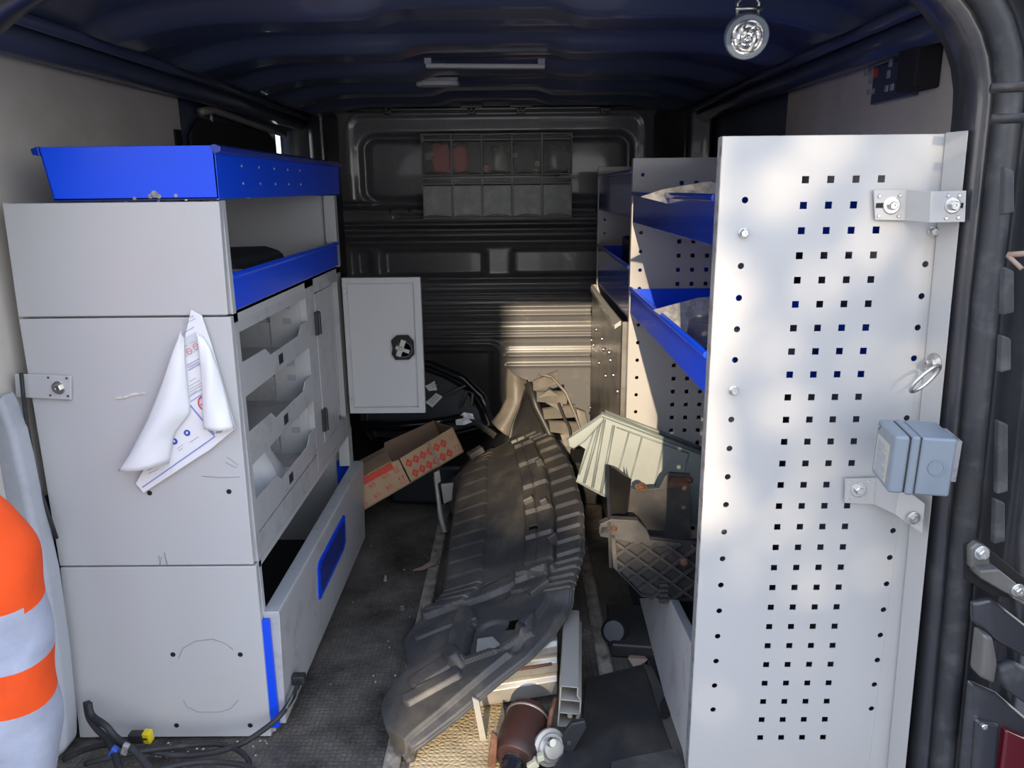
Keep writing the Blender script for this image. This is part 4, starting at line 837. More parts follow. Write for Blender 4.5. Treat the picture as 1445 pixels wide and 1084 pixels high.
# -- horn
hn = thing('horn', aY(776, 1060, 1.22), 'round silver horn with cream connector beside the brown canister', 'horn')
c = aY(778, 1056, 1.215); axn = V((.45, -.75, .35)).normalized()
b = MB(); b.lathe([(.034, -.010), (.034, -.004), (.027, -.002), (.026, .002), (.020, .003), (.018, .009), (.008, .010)], c, axn, 28); build(b, 'disc', M['alu'], hn, bevel=.0008)
b = MB(); b.lathe([(.009, 0), (.007, .007)], c + axn * .010 + V((-.006, 0, .016)), axn, 10); build(b, 'bolt', M['zinc'], hn)
b = MB(); b.obox(aY(752, 1078, 1.19), V((.008, 0, .006)), V((0, .008, 0)), V((-.004, 0, .006))); b.obox(aY(763, 1068, 1.19), V((.006, 0, .002)), V((0, .006, 0)), V((-.001, 0, .006))); build(b, 'connector', M['cream'], hn, bevel=.0015)
b = MB(); b.prism([aY(*q, 1.225) for q in ((806, 1022), (826, 1018), (828, 1028), (797, 1084), (776, 1084), (792, 1055), (796, 1035))], (0, .012, 0)); hb = build(b, 'bracket', M['plastic'], hn, bevel=.003); hb['label'] = 'black angled plastic bracket'
b = MB(); b.obox(aY(803, 1048, 1.223), V((.0035, 0, 0)), V((0, .0015, 0)), V((0, 0, .0045))); build(b, 'bracket_stud', M['seal'], hn, bevel=.0005)
b = MB(); b.tube([aY(768, 1060, 1.25), aY(773, 1035, 1.25), aY(778, 1005, 1.26), aY(785, 985, 1.28)], .005, 7); o = build(b, 'rusty_rod', M['rust'], smooth=True); tag(o, 'thin rusty rod between the brown canister and the horn', 'rod')
# -- black plastic panel lying at the bottom right
zp = Pl((.2, 1.3, .022), (-.02, .05, 1))
b = MB(); q = [(826, 962), (850, 955), (908, 940), (922, 950), (938, 985), (972, 1075), (978, 1100), (770, 1100), (800, 1060), (822, 1020)]
mp = thing('splash_guard', zp.hit(880, 1020), 'plain black plastic panel lying flat at the bottom right of the aisle', 'car part')
b.prism([zp.hit(*p) for p in q], (0, 0, .006)); build(b, 'sheet', M['plastic'], mp, bevel=.002)
b = MB(); b.prism([zp.hit(*p) + V((0, 0, .0062)) for p in ((906, 941), (922, 950), (938, 985), (974, 1090), (958, 1090), (926, 1000), (916, 965))], (0, 0, .006)); build(b, 'side_rim', M['plasticd'], mp, bevel=.002)
b = MB(); b.prism([zp.hit(940 + 9 * math.cos(a) - 4 * math.sin(a), 1006 + 17 * math.sin(a) + 3 * math.cos(a)) + V((0, 0, .0125)) for a in [k * math.pi / 10 for k in range(20)]], (0, 0, .0006)); build(b, 'oval_hole', M['black'], mp)
b = MB(); b.prism([zp.hit(*p) + V((0, 0, .0062)) for p in ((862, 1100), (862, 1084), (885, 1078), (955, 1064), (962, 1084), (968, 1100))], (0, 0, .008)); build(b, 'end_step', M['plasticd'], mp, bevel=.002)
# -- black battery tray with lattice front
bt_ = thing('battery_tray', (.30, 1.6, .05), 'dirty black plastic battery tray with lattice front and rusty bolts', 'car part')
fpn = Pl(aY(905, 790, 1.52), (.02, -1, .12)); bpn = Pl(aY(935, 700, 1.67), (.02, -1, .1))
FQ = [(862, 752), (985, 765), (992, 850), (935, 848), (905, 836), (868, 800)]
b = MB(); b.prism([fpn.hit(*p) for p in FQ], (0, .006, 0)); build(b, 'front_wall', M['plastic'], bt_)
b = MB(); F = lambda x, y: fpn.hit(x, y) + V((0, -.006, 0))
def inq(x, y): return x > 868 and y > 762 + (x - 868) * .06 and y < min(846, 800 + (x - 868) * .95)
for s, off in [(1, o_) for o_ in range(-170, 260, 24)] + [(-1, o_) for o_ in range(-100, 330, 24)]:
    pts = []
    for i in range(120):
        x = 866 + i; y = 740 + (off + s * (x - 866) * .72) if s > 0 else 740 + off - (x - 866) * .72
        if inq(x, y): pts.append((x, y))
    if len(pts) > 6: b.tube([F(*pts[0]), F(*pts[-1])], .0042, 4)
build(b, 'lattice', M['plasticd'], bt_)
b = MB(); b.prism([F(*p) for p in ((846, 738), (862, 731), (900, 733), (912, 745), (918, 760), (960, 765), (962, 770), (908, 770), (880, 762), (846, 756))], (0, .02, 0)); build(b, 'front_rim', M['plasticd'], bt_, bevel=.002)
b = MB(); b.prism([F(*p) for p in ((861, 752), (868, 752), (872, 806), (865, 800))], (0, .012, 0)); b.prism([F(*p) for p in ((845, 742), (862, 740), (862, 752), (845, 752))], (0, .014, 0)); build(b, 'corner_post', M['plasticd'], bt_, bevel=.0015)
S1 = [bpn.hit(858, 658), bpn.hit(873, 660), bpn.hit(892, 672), bpn.hit(896, 690), bpn.hit(880, 745)]
b = MB(); A_, B_, C2, D2 = F(852, 738), F(872, 738), bpn.hit(892, 672), bpn.hit(860, 660); b.prism([F(862, 735), F(864, 800), bpn.hit(882, 760), bpn.hit(892, 676), bpn.hit(872, 660), bpn.hit(859, 656)], (-.008, -.002, 0)); build(b, 'side_wall', M['plastic'], bt_, bevel=.002)
b = MB(); b.prism([bpn.hit(*p) for p in ((884, 660), (892, 690), (912, 690), (930, 688), (938, 672), (944, 667), (974, 669), (974, 690), (975, 760), (882, 760))], (0, .006, 0)); build(b, 'back_wall', M['plasticd'], bt_, bevel=.001)
b = MB(); b.prism([bpn.hit(*p) + V((0, -.004, 0)) for p in ((895, 690), (912, 689), (930, 688), (938, 672), (944, 667), (974, 669), (974, 673), (946, 671), (940, 690), (930, 692), (896, 694))], (0, .012, 0)); build(b, 'back_rim', M['plasticd'], bt_, bevel=.001)
b = MB(); b.prism([bpn.hit(*p) + V((0, -.002, 0)) for p in ((940, 674), (974, 675), (974, 688), (934, 688))], (0, .006, 0)); o = build(b, 'dirty_pocket', M['rust'], bt_)
b = MB(); b.prism([F(868, 800), F(905, 838), F(985, 845), bpn.hit(985, 760), bpn.hit(882, 760)], (0, 0, -.004)); build(b, 'bottom', M['plastic'], bt_)
b = MB(); bolt(b, bpn.hit(904, 686) + V((0, -.006, 0)), (0, -.4, 1), .010, .014); bolt(b, bpn.hit(972, 677) + V((0, -.006, 0)), (0, -.6, 1), .008, .008); bolt(b, F(866, 745), (0, -.6, 1), .006, .007); b.lathe([(.010, 0), (.009, .012), (.005, .016)], F(964, 790), (0, -1, .2), 10); build(b, 'rusty_bolt', M['rust'], bt_)
b = MB(); b.prism([F(*p) for p in ((930, 818), (940, 818), (940, 850), (930, 850))], (0, .004, 0)); 
for i in range(4): b.obox(F(935, 822 + i * 7), V((.009, 0, 0)), V((0, .008, 0)), V((0, 0, .004)))
build(b, 'comb_clip', M['plasticd'], bt_)
b = MB(); b.lathe([(.030, 0), (.030, .012), (.024, .018), (.012, .018)], V((.222, 1.60, .045)), (-.2, -.8, .5), 22); o = build(b, 'pulley', M['gloss2'], smooth=False, bevel=.001); tag(o, 'round black pulley on the floor under the battery tray', 'car part')
b = MB(); b.prism([(.21, 1.56, .003), (.36, 1.54, .003), (.38, 1.72, .003), (.22, 1.74, .003)], (0, 0, .035)); o = build(b, 'black_bracket', M['plastic'], bevel=.006); tag(o, 'black plastic block on the floor under the battery tray', 'car part')
# -- sage grey picking crate tipped on its side
cr = thing('plastic_crate', aY(880, 640, 1.85), 'sage grey open plastic bin tipped over in front of the second panel', 'crate')
ca_, cb_, cc_ = aY(850, 586, 1.85), aY(992, 641, 1.80), aY(850, 700, 1.81)
cpn = pl3(ca_, cb_, cc_); nn = cpn.n if cpn.n.y < 0 else -cpn.n; K = cpn.hit
wall = [(850, 588), (1000, 645), (1000, 745), (896, 718), (850, 700), (813, 680), (826, 634), (818, 629), (806, 625), (803, 621)]
b = MB(); b.prism([K(*p) for p in wall], -nn * .003); build(b, 'side_wall', M['crate'], cr, bevel=.001)
ins = K(850, 586) - K(812, 680); dep = -nn * .12
b = MB(); b.prism([K(*p) + dep for p in wall], -nn * .003); build(b, 'far_wall', M['crate'], cr)
b = MB(); b.prism([K(813, 680), K(850, 700), K(896, 718), K(1000, 745), K(1000, 745) + dep, K(813, 680) + dep], nn.cross(V((1, 0, 0))).normalized() * .003); build(b, 'bottom', M['crate'], cr)
b = MB(); b.prism([K(813, 680), K(826, 634), K(826, 634) + dep, K(813, 680) + dep], (.003, 0, 0)); build(b, 'front_wall', M['crate'], cr)
b = MB(); b.tube([K(801, 622) + nn * .002, K(827, 603) + nn * .002, K(850, 586) + nn * .002, K(900, 605) + nn * .002, K(1000, 643) + nn * .002], .0055, 8); b.tube([K(850, 586) + dep, K(1000, 643) + dep], .0055, 8); b.tube([K(850, 586), K(850, 586) + dep], .005, 8); build(b, 'rim', M['crate'], cr, smooth=True)
b = MB(); b.prism([K(801, 619), K(830, 600), K(850, 586), K(853, 592), K(826, 622), K(810, 633), K(803, 630)], nn * .010); build(b, 'scoop_lip', M['crate'], cr, bevel=.003)
b = MB()
for p, q in (((853, 592), (836, 688)), ((866, 600), (848, 696)), ((848, 592), (824, 682))): b.tube([K(*p), K(*q)], .004, 6)
for p, q in (((888, 608), (862, 704)), ((906, 616), (880, 712)), ((936, 628), (916, 722)), ((870, 603), (972, 640)), ((972, 640), (955, 700)), ((842, 597), (817, 670))): b.tube([K(*p), K(*q)], .0022, 6)
build(b, 'wall_rib', M['crate'], cr, smooth=True)
# -- red and brown cardboard box
cx = thing('cardboard_box', aY(580, 690, 2.3), 'open brown cardboard box with red printed marks leaning behind the locker', 'box')
P0, P1 = aY(511, 722, 2.19), aY(655, 638, 2.36); P3 = aY(511, 682, 2.20); ue = (P1 - P0); ul = ue.length; ue.normalize()
q_ = (aY(640, 598, 2.36) - P1); ve = (q_ - ue * q_.dot(ue)).normalized(); ne = ue.cross(ve).normalized(); ne = ne if ne.y < 0 else -ne
hgt = .092; dp = -ne * .17; mid = .46
def cpt(u, v, n=0): return P0 + ue * (u * ul) + ve * (v * hgt) + ne * n
b = MB(); b.prism([cpt(-.06, 0), cpt(mid, 0), cpt(mid, .94), cpt(.40, .98), cpt(-.06, 1.0)], -ne * .004); build(b, 'front_flap', M['card'], cx, bevel=.0008)
b = MB(); b.prism([cpt(mid + .012, .0), cpt(1, 0), cpt(1, 1.0), cpt(mid + .012, .96)], -ne * .004); build(b, 'front_wall', M['card'], cx, bevel=.0008)
b = MB(); b.prism([cpt(-.06, 0) + dp, cpt(1, 0) + dp, cpt(1, 1.02) + dp, cpt(.5, 1.2) + dp, cpt(.48, 1.05) + dp, cpt(-.06, 1.1) + dp], -ne * .004); build(b, 'back_wall', M['cardin'], cx)
b = MB(); b.prism([cpt(-.06, 0), cpt(1, 0), cpt(1, 0) + dp, cpt(-.06, 0) + dp], ve * .004); build(b, 'bottom', M['cardin'], cx)
b = MB(); b.prism([cpt(1, 0), cpt(1, 1.0), cpt(1, 1.0) + dp, cpt(1, 0) + dp], -ue * .004); b.prism([cpt(-.06, 0), cpt(-.06, 1.0), cpt(-.06, 1.0) + dp, cpt(-.06, 0) + dp], ue * .004); build(b, 'end_wall', M['card'], cx)
b = MB(); b.prism([cpt(-.06, 1.0), cpt(.40, 1.0), cpt(.44, 1.12) + dp * .5, cpt(.0, 1.16) + dp * .5], ve * .003); build(b, 'top_flap', M['card'], cx)
b = MB(); b.prism([cpt(-.06, .78, .0006), cpt(.39, .76, .0006), cpt(.39, .98, .0006), cpt(-.06, 1.0, .0006)], ne * .0004); o = build(b, 'red_band', M['red'], cx)
b = MB(); star = []
for k in range(8): a = k * math.pi / 4 + .4; r = .16 if k % 2 == 0 else .07; star.append(cpt(.0 + r * math.cos(a) * hgt / ul, .88 + r * .55 * math.sin(a), .0012))
b.prism(star, ne * .0003); build(b, 'printed_star', M['paper'], cx)
b = MB(); rot = .5
def mark(u, v, s, dark=True, ang=0.0):
    e1 = ue * math.cos(ang) + ve * math.sin(ang); e2 = ve * math.cos(ang) - ue * math.sin(ang); c = cpt(u, v, .0007)
    put_text(b, 'RS', c, e1 * s, e2 * s)
for u, v in ((.05, .55), (.17, .62), (.30, .66), (.04, .16), (.17, .22), (.29, .26)): mark(u, v, .021, ang=.25)
build(b, 'printed_letters', M['red'], cx)
b = MB(); lt2 = MB()
for j, v in enumerate((.24, .66)):
    for i in range(6):
        c = cpt(.525 + i * .068 + (.012 if j == 0 else 0), v, .0006); r = .0125
        b.prism([c + ue * r, c + ve * r * 1.25, c - ue * r, c - ve * r * 1.25], ne * .0003)
        put_text(lt2, 'RS', c + ne * .0007, (ue + ve * .5).normalized() * .0105, (ve - ue * .5).normalized() * .0105)
build(b, 'printed_diamond', M['red'], cx); build(lt2, 'diamond_letters', M['card'], cx)
b = MB()
def updn(u, v, s=1):
    for d in (-.006, .006):
        c = cpt(u, v, .0006) + ue * d * s; b.prism([c + ue * -.0008 - ve * .008 * s, c + ue * .0008 - ve * .008 * s, c + ue * .0008 + ve * .006 * s, c - ue * .0008 + ve * .006 * s], ne * .0003)
        b.prism([c - ue * .003 * s + ve * .004 * s, c + ue * .003 * s + ve * .004 * s, c + ve * .011 * s], ne * .0004)
    c = cpt(u, v, .0006) - ve * .011 * s; b.prism([c - ue * .011 * s, c + ue * .011 * s, c + ue * .011 * s + ve * .0014, c - ue * .011 * s + ve * .0014], ne * .0003)
updn(.41, .28, 1.1); updn(.40, .68, .8); updn(.955, .28, .9); updn(.955, .70, .7); build(b, 'printed_arrows', M['red'], cx)
b = MB(); b.prism([cpt(.735, -.0, .0008), cpt(.765, 0, .0008), cpt(.765, 1, .0008), cpt(.735, 1, .0008)], ne * .0003); build(b, 'tape', M['leaf'], cx)
# -- black headlamp at the back left
hl = thing('headlamp', (-.35, 2.75, .2), 'big black car headlamp unit with two white stickers at the back left', 'headlamp')
hpn = Pl((0, 2.74, .3), (.0, -1, .35)); Hh = hpn.hit
def hring(t):
    q = [(505, 512), (545, 510), (590, 512), (630, 526), (670, 548), (690, 580), (698, 602), (660, 612), (620, 622), (570, 628), (520, 625), (505, 600)]
    cx_, cy_ = 590, 570; return [Hh(cx_ + (x - cx_) * t, cy_ + (y - cy_) * t) for x, y in q]
b = MB(); rings = [[p + hpn.n * h for p in hring(t)] for t, h in ((1.0, -.10), (1.0, -.02), (.98, .004), (.93, .012), (.85, -.004), (.5, -.006))]
n_ = 12; vs = [p for r in rings for p in r]; b.add(vs, [(j * n_ + i, j * n_ + (i + 1) % n_, (j + 1) * n_ + (i + 1) % n_, (j + 1) * n_ + i) for j in range(len(rings) - 1) for i in range(n_)] + [tuple(range(n_)), tuple(range((len(rings) - 1) * n_, len(rings) * n_))])
for p in b.v: pass
build(b, 'housing', M['gloss2'], hl, bevel=.004)
sgn = -1 if hpn.n.y > 0 else 1
def hp(x, y, h=.0): return Hh(x, y) + V((0, -h, h * .3))
b = MB(); b.tube([hp(505, 510, .02), hp(560, 507, .025), hp(610, 515, .025), hp(655, 535, .025), hp(680, 560, .022), hp(697, 598, .02)], [.012, .015, .014, .014, .016, .012], 8); build(b, 'top_rim', M['gloss'], hl, smooth=True)
b = MB(); b.tube([hp(505, 600, .03), hp(560, 602, .035), hp(610, 597, .035), hp(655, 588, .035)], [.018, .018, .015, .012], 10); build(b, 'lens_edge', M['gloss'], hl, smooth=True)
b = MB(); b.tube([hp(655, 586, .03), hp(676, 598, .04), hp(700, 615, .05)], .012, 6); build(b, 'arm', M['plasticd'], hl)
b = MB(); b.tube([hp(625, 560, .02), hp(650, 548, .026), hp(668, 540, .024)], .004, 6); b.tube([hp(650, 575, .02), hp(660, 552, .03), hp(668, 556, .03), hp(666, 572, .025)], .006, 6); build(b, 'bracket', M['mould'], hl, smooth=True)
b = MB(); b.prism([hp(*p, .045) for p in ((644, 592), (656, 582), (668, 584), (672, 594), (656, 600), (645, 600))], (0, .006, 0)); build(b, 'clear_corner', M['galv'], hl, bevel=.001)
for q, nm in (([(601, 545), (614, 538), (618, 551), (606, 552)], 'torn_sticker'), ([(601, 568), (616, 555), (626, 560), (611, 575)], 'sticker')):
    b = MB(); b.prism([hp(*p, .022) for p in q], (0, -.001, 0)); st = build(b, nm, M['paper'], hl)
    b = MB()
    for i in range(3):
        a_, b_ = hp(q[0][0] + 3 + i * 3.2, q[0][1] - 1 + i * 1.6, .0235), hp(q[1][0] - 2 + i * 3, q[1][1] + 2 + i * 1.6, .0235); b.tube([a_, b_], .0014, 4)
    build(b, 'barcode_lines', M['print_grey'], st)
b = MB()
for i in range(5): b.tube([hp(510 + i * 5, 545 + i * 9, .014), hp(590, 528 + i * 9, .014)], .003, 4)
build(b, 'cooling_fin', M['plastic'], hl)
# -- curved moulding and broken bumper lattice behind the undertray
mq = Pl((0, 2.72, .3), (.1, -1, .2)); Mh = mq.hit
b = MB(); strip = [((716, 519), (744, 537)), ((714, 535), (746, 545)), ((714, 560), (745, 562)), ((705, 578), (735, 585)), ((694, 590), (724, 612))]
def msf(u, v):
    x = v * (len(strip) - 1); i = min(int(x), len(strip) - 2); k = x - i
    a = Mh(*strip[i][0]).lerp(Mh(*strip[i + 1][0]), k); c = Mh(*strip[i][1]).lerp(Mh(*strip[i + 1][1]), k); p = a.lerp(c, u); p.y -= .03 * math.sin(math.pi * u) + .05 * v; return p
b.grid(msf, 10, 22); o = build(b, 'curved_moulding', M['mould'], smooth=True, solid=.005); tag(o, 'pale dusty curved moulding standing in front of the bulkhead hatch', 'car part')
b = MB(); 
def lin(u, v):
    xs = [(744, 536), (758, 570), (775, 610), (790, 650)]; ys = [(735, 560), (722, 590), (716, 615), (730, 640)]
    x = v * 3; i = min(int(x), 2); k = x - i; f = lambda L: Mh(L[i][0] + (L[i + 1][0] - L[i][0]) * k, L[i][1] + (L[i + 1][1] - L[i][1]) * k)
    p = f(ys).lerp(f(xs), u); p.y -= .08 * (1 - u) + .04 * v; return p
b.grid(lin, 10, 14); o = build(b, 'arch_liner', M['plastic'], smooth=True, solid=.005); tag(o, 'black curved liner between the pale moulding and the bumper lattice', 'car part')
lt_ = thing('bumper_insert', (.1, 2.6, .05), 'broken ribbed bumper insert with open cells behind the grey bin', 'car part')
lq = Pl((0, 2.60, .2), (.15, -1, .35)); Lh = lq.hit
def path(q, off=.0): return [Lh(*p) + V((0, -off, 0)) for p in q]
b = MB(); b.tube(path([(745, 540), (757, 575), (772, 605), (788, 640), (800, 668)]), .016, 6); build(b, 'left_spar', M['plastic'], lt_, smooth=True)
b = MB(); b.tube(path([(760, 526), (778, 530), (798, 552), (812, 585), (822, 615), (835, 640)], .02), .006, 6); build(b, 'right_spar', M['mould'], lt_, smooth=True)
for i, (p, q) in enumerate((((752, 545), (788, 532)), ((757, 560), (800, 562)), ((765, 585), (812, 580)), ((772, 602), (818, 606)), ((785, 630), (826, 632)), ((796, 655), (834, 655)))):
    a, c = Lh(*p), Lh(*q); b = MB(); b.prism([a + V((0, 0, .018)), c + V((0, 0, .022)), c + V((0, -.03, -.016)), a + V((0, -.02, -.014))], (0, .012, .004)); build(b, 'cross_rib', M['mould'], lt_, bevel=.003)
for q in ([(757, 560), (775, 548), (800, 562), (790, 580)], [(812, 575), (826, 580), (834, 612), (820, 610)], [(790, 612), (815, 606), (822, 640), (800, 640)], [(800, 656), (832, 652), (850, 690), (820, 690)]):
    b = MB(); b.prism(path(q, .012), (0, .02, 0)); build(b, 'cell_wall', M['mould'], lt_, bevel=.004)
b = MB(); b.tube(path([(787, 565), (795, 585), (803, 600), (806, 622), (815, 645)], .035), .006, 5); build(b, 'black_strip', M['black'], lt_)
b = MB(); b.prism([V((.18, 2.45, .003)), V((.27, 2.42, .003)), V((.285, 2.8, .003)), V((.20, 2.85, .003))], (0, 0, .15)); o = build(b, 'black_bin', M['black'], bevel=.01); tag(o, 'black block in the dark behind the grey bin', 'car part')
# dark part under the headlamp / behind cardboard and support under undertray
b = MB(); b.prism([V((-.44, 2.45, .003)), V((-.05, 2.42, .003)), V((-.02, 2.78, .003)), V((-.44, 2.8, .003))], (0, 0, .15))
o = build(b, 'grille_panel', M['gloss2'], bevel=.02, seg=3); tag(o, 'black grille panel under the headlamp behind the cardboard box', 'car part')
b = MB(); b.prism([aY(*q, 2.30) for q in ((625, 690), (665, 650), (690, 640), (690, 720), (640, 735))], (0, .05, 0)); o = build(b, 'dull_plate', M['plasticd'], bevel=.006); tag(o, 'dull dark plate between the cardboard box and the undertray', 'car part')
b = MB(); b.tube([aY(614, 672, 2.27), aY(618, 700, 2.25), aY(622, 730, 2.23), aY(628, 752, 2.2)], [.006, .007, .009, .008], 8); b.prism([aY(*q, 2.235) for q in ((612, 668), (620, 664), (622, 680), (615, 684))], (0, .01, 0)); o = build(b, 'metal_lever', M['alu'], smooth=False, bevel=.001); tag(o, 'thin grey metal lever standing against the left edge of the undertray', 'lever')
b = MB(); b.prism([aY(*q, 2.245) for q in ((622, 684), (640, 682), (638, 706), (626, 712))], (0, .01, 0)); o = build(b, 'metal_offcut', M['alu'], bevel=.002); tag(o, 'small pale metal offcut beside the lever', 'metal part')
for i, (px, py, l) in enumerate(((600, 690, 'brass coloured fitting on the floor under the cardboard box'), (612, 700, 'second small metal fitting beside the lever on the floor'))):
    c = aZ(px, py, .03); b = MB(); b.lathe([(.012, 0), (.012, .012), (.007, .012), (.007, .026), (.010, .026), (.010, .032)], c + V((-.01, 0, -.006)), (.8, -.3, .3), 8); o = build(b, 'pipe_fitting', M['cream'] if i == 0 else M['alu']); tag(o, l, 'fitting')
# bolts, strips and crumbs on the floor
for px, py, l in ((543, 820, 'bright bolt standing on the floor, further up the aisle'), (568, 860, 'bright nut on the floor, nearer the doors')):
    c = aZ(px, py, 0.001); b = MB(); b.lathe([(.008, 0), (.008, .004), (.005, .004), (.0045, .016)] if py < 850 else [(.009, 0), (.008, .008), (.004, .008), (.004, .004)], c, (.2, .25, 1) if py < 850 else (0, 0, 1), 8); o = build(b, 'bolt', M['zinc']); tag(o, l, 'bolt', 'bolts on the floor')
def strip_leaf(q, wd, lab, z=.004):
    b = MB(); n = len(q); L_ = [aZ(x, y, z + .012 * math.sin(math.pi * i / (n - 1))) for i, (x, y) in enumerate(q)]; vs = []
    for i, p in enumerate(L_):
        t = (L_[min(i + 1, n - 1)] - L_[max(i - 1, 0)]).normalized(); sde = V((-t.y, t.x, 0)) * wd * (math.sin(math.pi * (.12 + .8 * i / (n - 1)))); vs += [p + sde, p - sde]
    b.add(vs, [(2 * i, 2 * i + 1, 2 * i + 3, 2 * i + 2) for i in range(n - 1)]); o = build(b, 'dry_strip', M['leaf'], solid=.0015); tag(o, lab, 'debris', 'dry brown strips')
strip_leaf([(583, 805), (597, 802), (610, 795), (617, 785), (621, 774)], .012, 'curled brown strip over the left floor rail')
strip_leaf([(888, 868), (883, 880), (886, 893), (896, 902), (908, 906), (918, 914), (920, 922)], .014, 'curled brown strip on the floor right of the right rail')
strip_leaf([(897, 918), (900, 930), (898, 944)], .022, 'short wide brown scrap beside the black plastic panel')
b = MB(); rr = random.Random(3)
for i in range(60):
    x, y = rr.uniform(-.45, .28), rr.uniform(1.2, 2.2); s = rr.uniform(.0007, .0018); b.obox((x, y, s * .5), V((s, 0, 0)), V((0, s * rr.uniform(.5, 1.6), 0)), V((0, 0, s * .5)))
for i in range(26):
    x, y = rr.uniform(-.72, -.47), rr.uniform(1.25, 1.296); s = rr.uniform(.0008, .002); b.obox((x, y, s * .5), V((s, 0, 0)), V((0, s, 0)), V((0, 0, s * .5)))
o = build(b, 'floor_crumbs', M['offwhite']); tag(o, 'scattered pale crumbs over the dark floor', 'debris'); o['kind'] = 'stuff'
# ------------------------------------------------------------------ cables at the bottom left
ch = thing('wiring_harness', aZ(200, 1060, .02), 'tangled black wiring harness on the floor below the left end panel', 'cable')
def cable(q, r, nm='cable', m='rubber'):
    b = MB(); pts = [aY(x, y, Y) for x, y, Y in q]; sm = []
    for i in range(len(pts) - 1):
        p0, p1, p2, p3 = pts[max(i - 1, 0)], pts[i], pts[i + 1], pts[min(i + 2, len(pts) - 1)]
        for k in range(6):
            t = k / 6; sm.append(.5 * ((2 * p1) + (p2 - p0) * t + (2 * p0 - 5 * p1 + 4 * p2 - p3) * t * t + (3 * p1 - p0 - 3 * p2 + p3) * t ** 3))
    b.tube(sm + [pts[-1]], r, 8); return build(b, nm, M[m], ch, smooth=True)
cable([(125, 992, 1.26), (130, 1010, 1.25), (150, 1025, 1.23), (165, 1042, 1.22), (190, 1060, 1.2), (215, 1090, 1.17)], .0065, 'thick_cable')
cable([(122, 990, 1.265), (126, 1012, 1.255), (138, 1030, 1.24), (155, 1048, 1.22), (170, 1090, 1.16)], .0065, 'thick_cable')
cable([(90, 1072, 1.23), (120, 1058, 1.235), (160, 1050, 1.24), (200, 1058, 1.235), (250, 1066, 1.23), (300, 1062, 1.235), (340, 1050, 1.24), (372, 1030, 1.265), (395, 1010, 1.285), (413, 985, 1.32), (420, 968, 1.35)], .0055)
cable([(120, 1078, 1.19), (170, 1066, 1.2), (230, 1056, 1.235), (300, 1050, 1.25), (330, 1056, 1.235), (350, 1072, 1.2), (352, 1095, 1.16)], .005)
cable([(200, 1095, 1.15), (250, 1080, 1.18), (300, 1075, 1.19), (350, 1082, 1.17), (375, 1100, 1.13)], .005)
b = MB(); p = aY(205, 1040, 1.265); b.obox(p + V((-.016, 0, 0)), V((.014, 0, 0)), V((0, .009, 0)), V((0, 0, .010))); build(b, 'connector_body', M['plastic'], ch, bevel=.003)
b = MB(); b.obox(p + V((.006, -.001, .002)), V((.008, -.002, .001)), V((0, .009, 0)), V((-.001, 0, .011))); o = build(b, 'connector_plug', M['yellow'], ch, bevel=.002); o['label'] = 'yellow connector plug'
b = MB(); b.obox(p + V((.005, -.0105, .003)), V((.004, 0, 0)), V((0, .0006, 0)), V((0, 0, .0015))); build(b, 'plug_slot', M['black'], ch)
b = MB(); b.obox(aY(422, 958, 1.37), V((.013, .0, 0)), V((0, .010, 0)), V((0, 0, .010))); build(b, 'connector_body', M['plastic'], ch, bevel=.003)
cable([(418, 966, 1.355), (414, 980, 1.325), (404, 1000, 1.29)], .002, 'thin_wire', 'crate'); cable([(421, 966, 1.355), (418, 985, 1.315), (406, 1003, 1.285)], .002, 'thin_wire', 'mould')
b = MB(); q0 = aY(160, 1062, 1.20); b.obox(q0, V((.006, 0, .010)), V((0, .006, 0)), V((-.005, 0, .004))); o = build(b, 'blue_sleeve', M['print_blue'], ch, bevel=.002); b = MB(); b.obox(aY(177, 1057, 1.2), V((.004, 0, .010)), V((0, .005, 0)), V((-.005, 0, .003))); build(b, 'grey_sleeve', M['rackdark'], ch, bevel=.002)

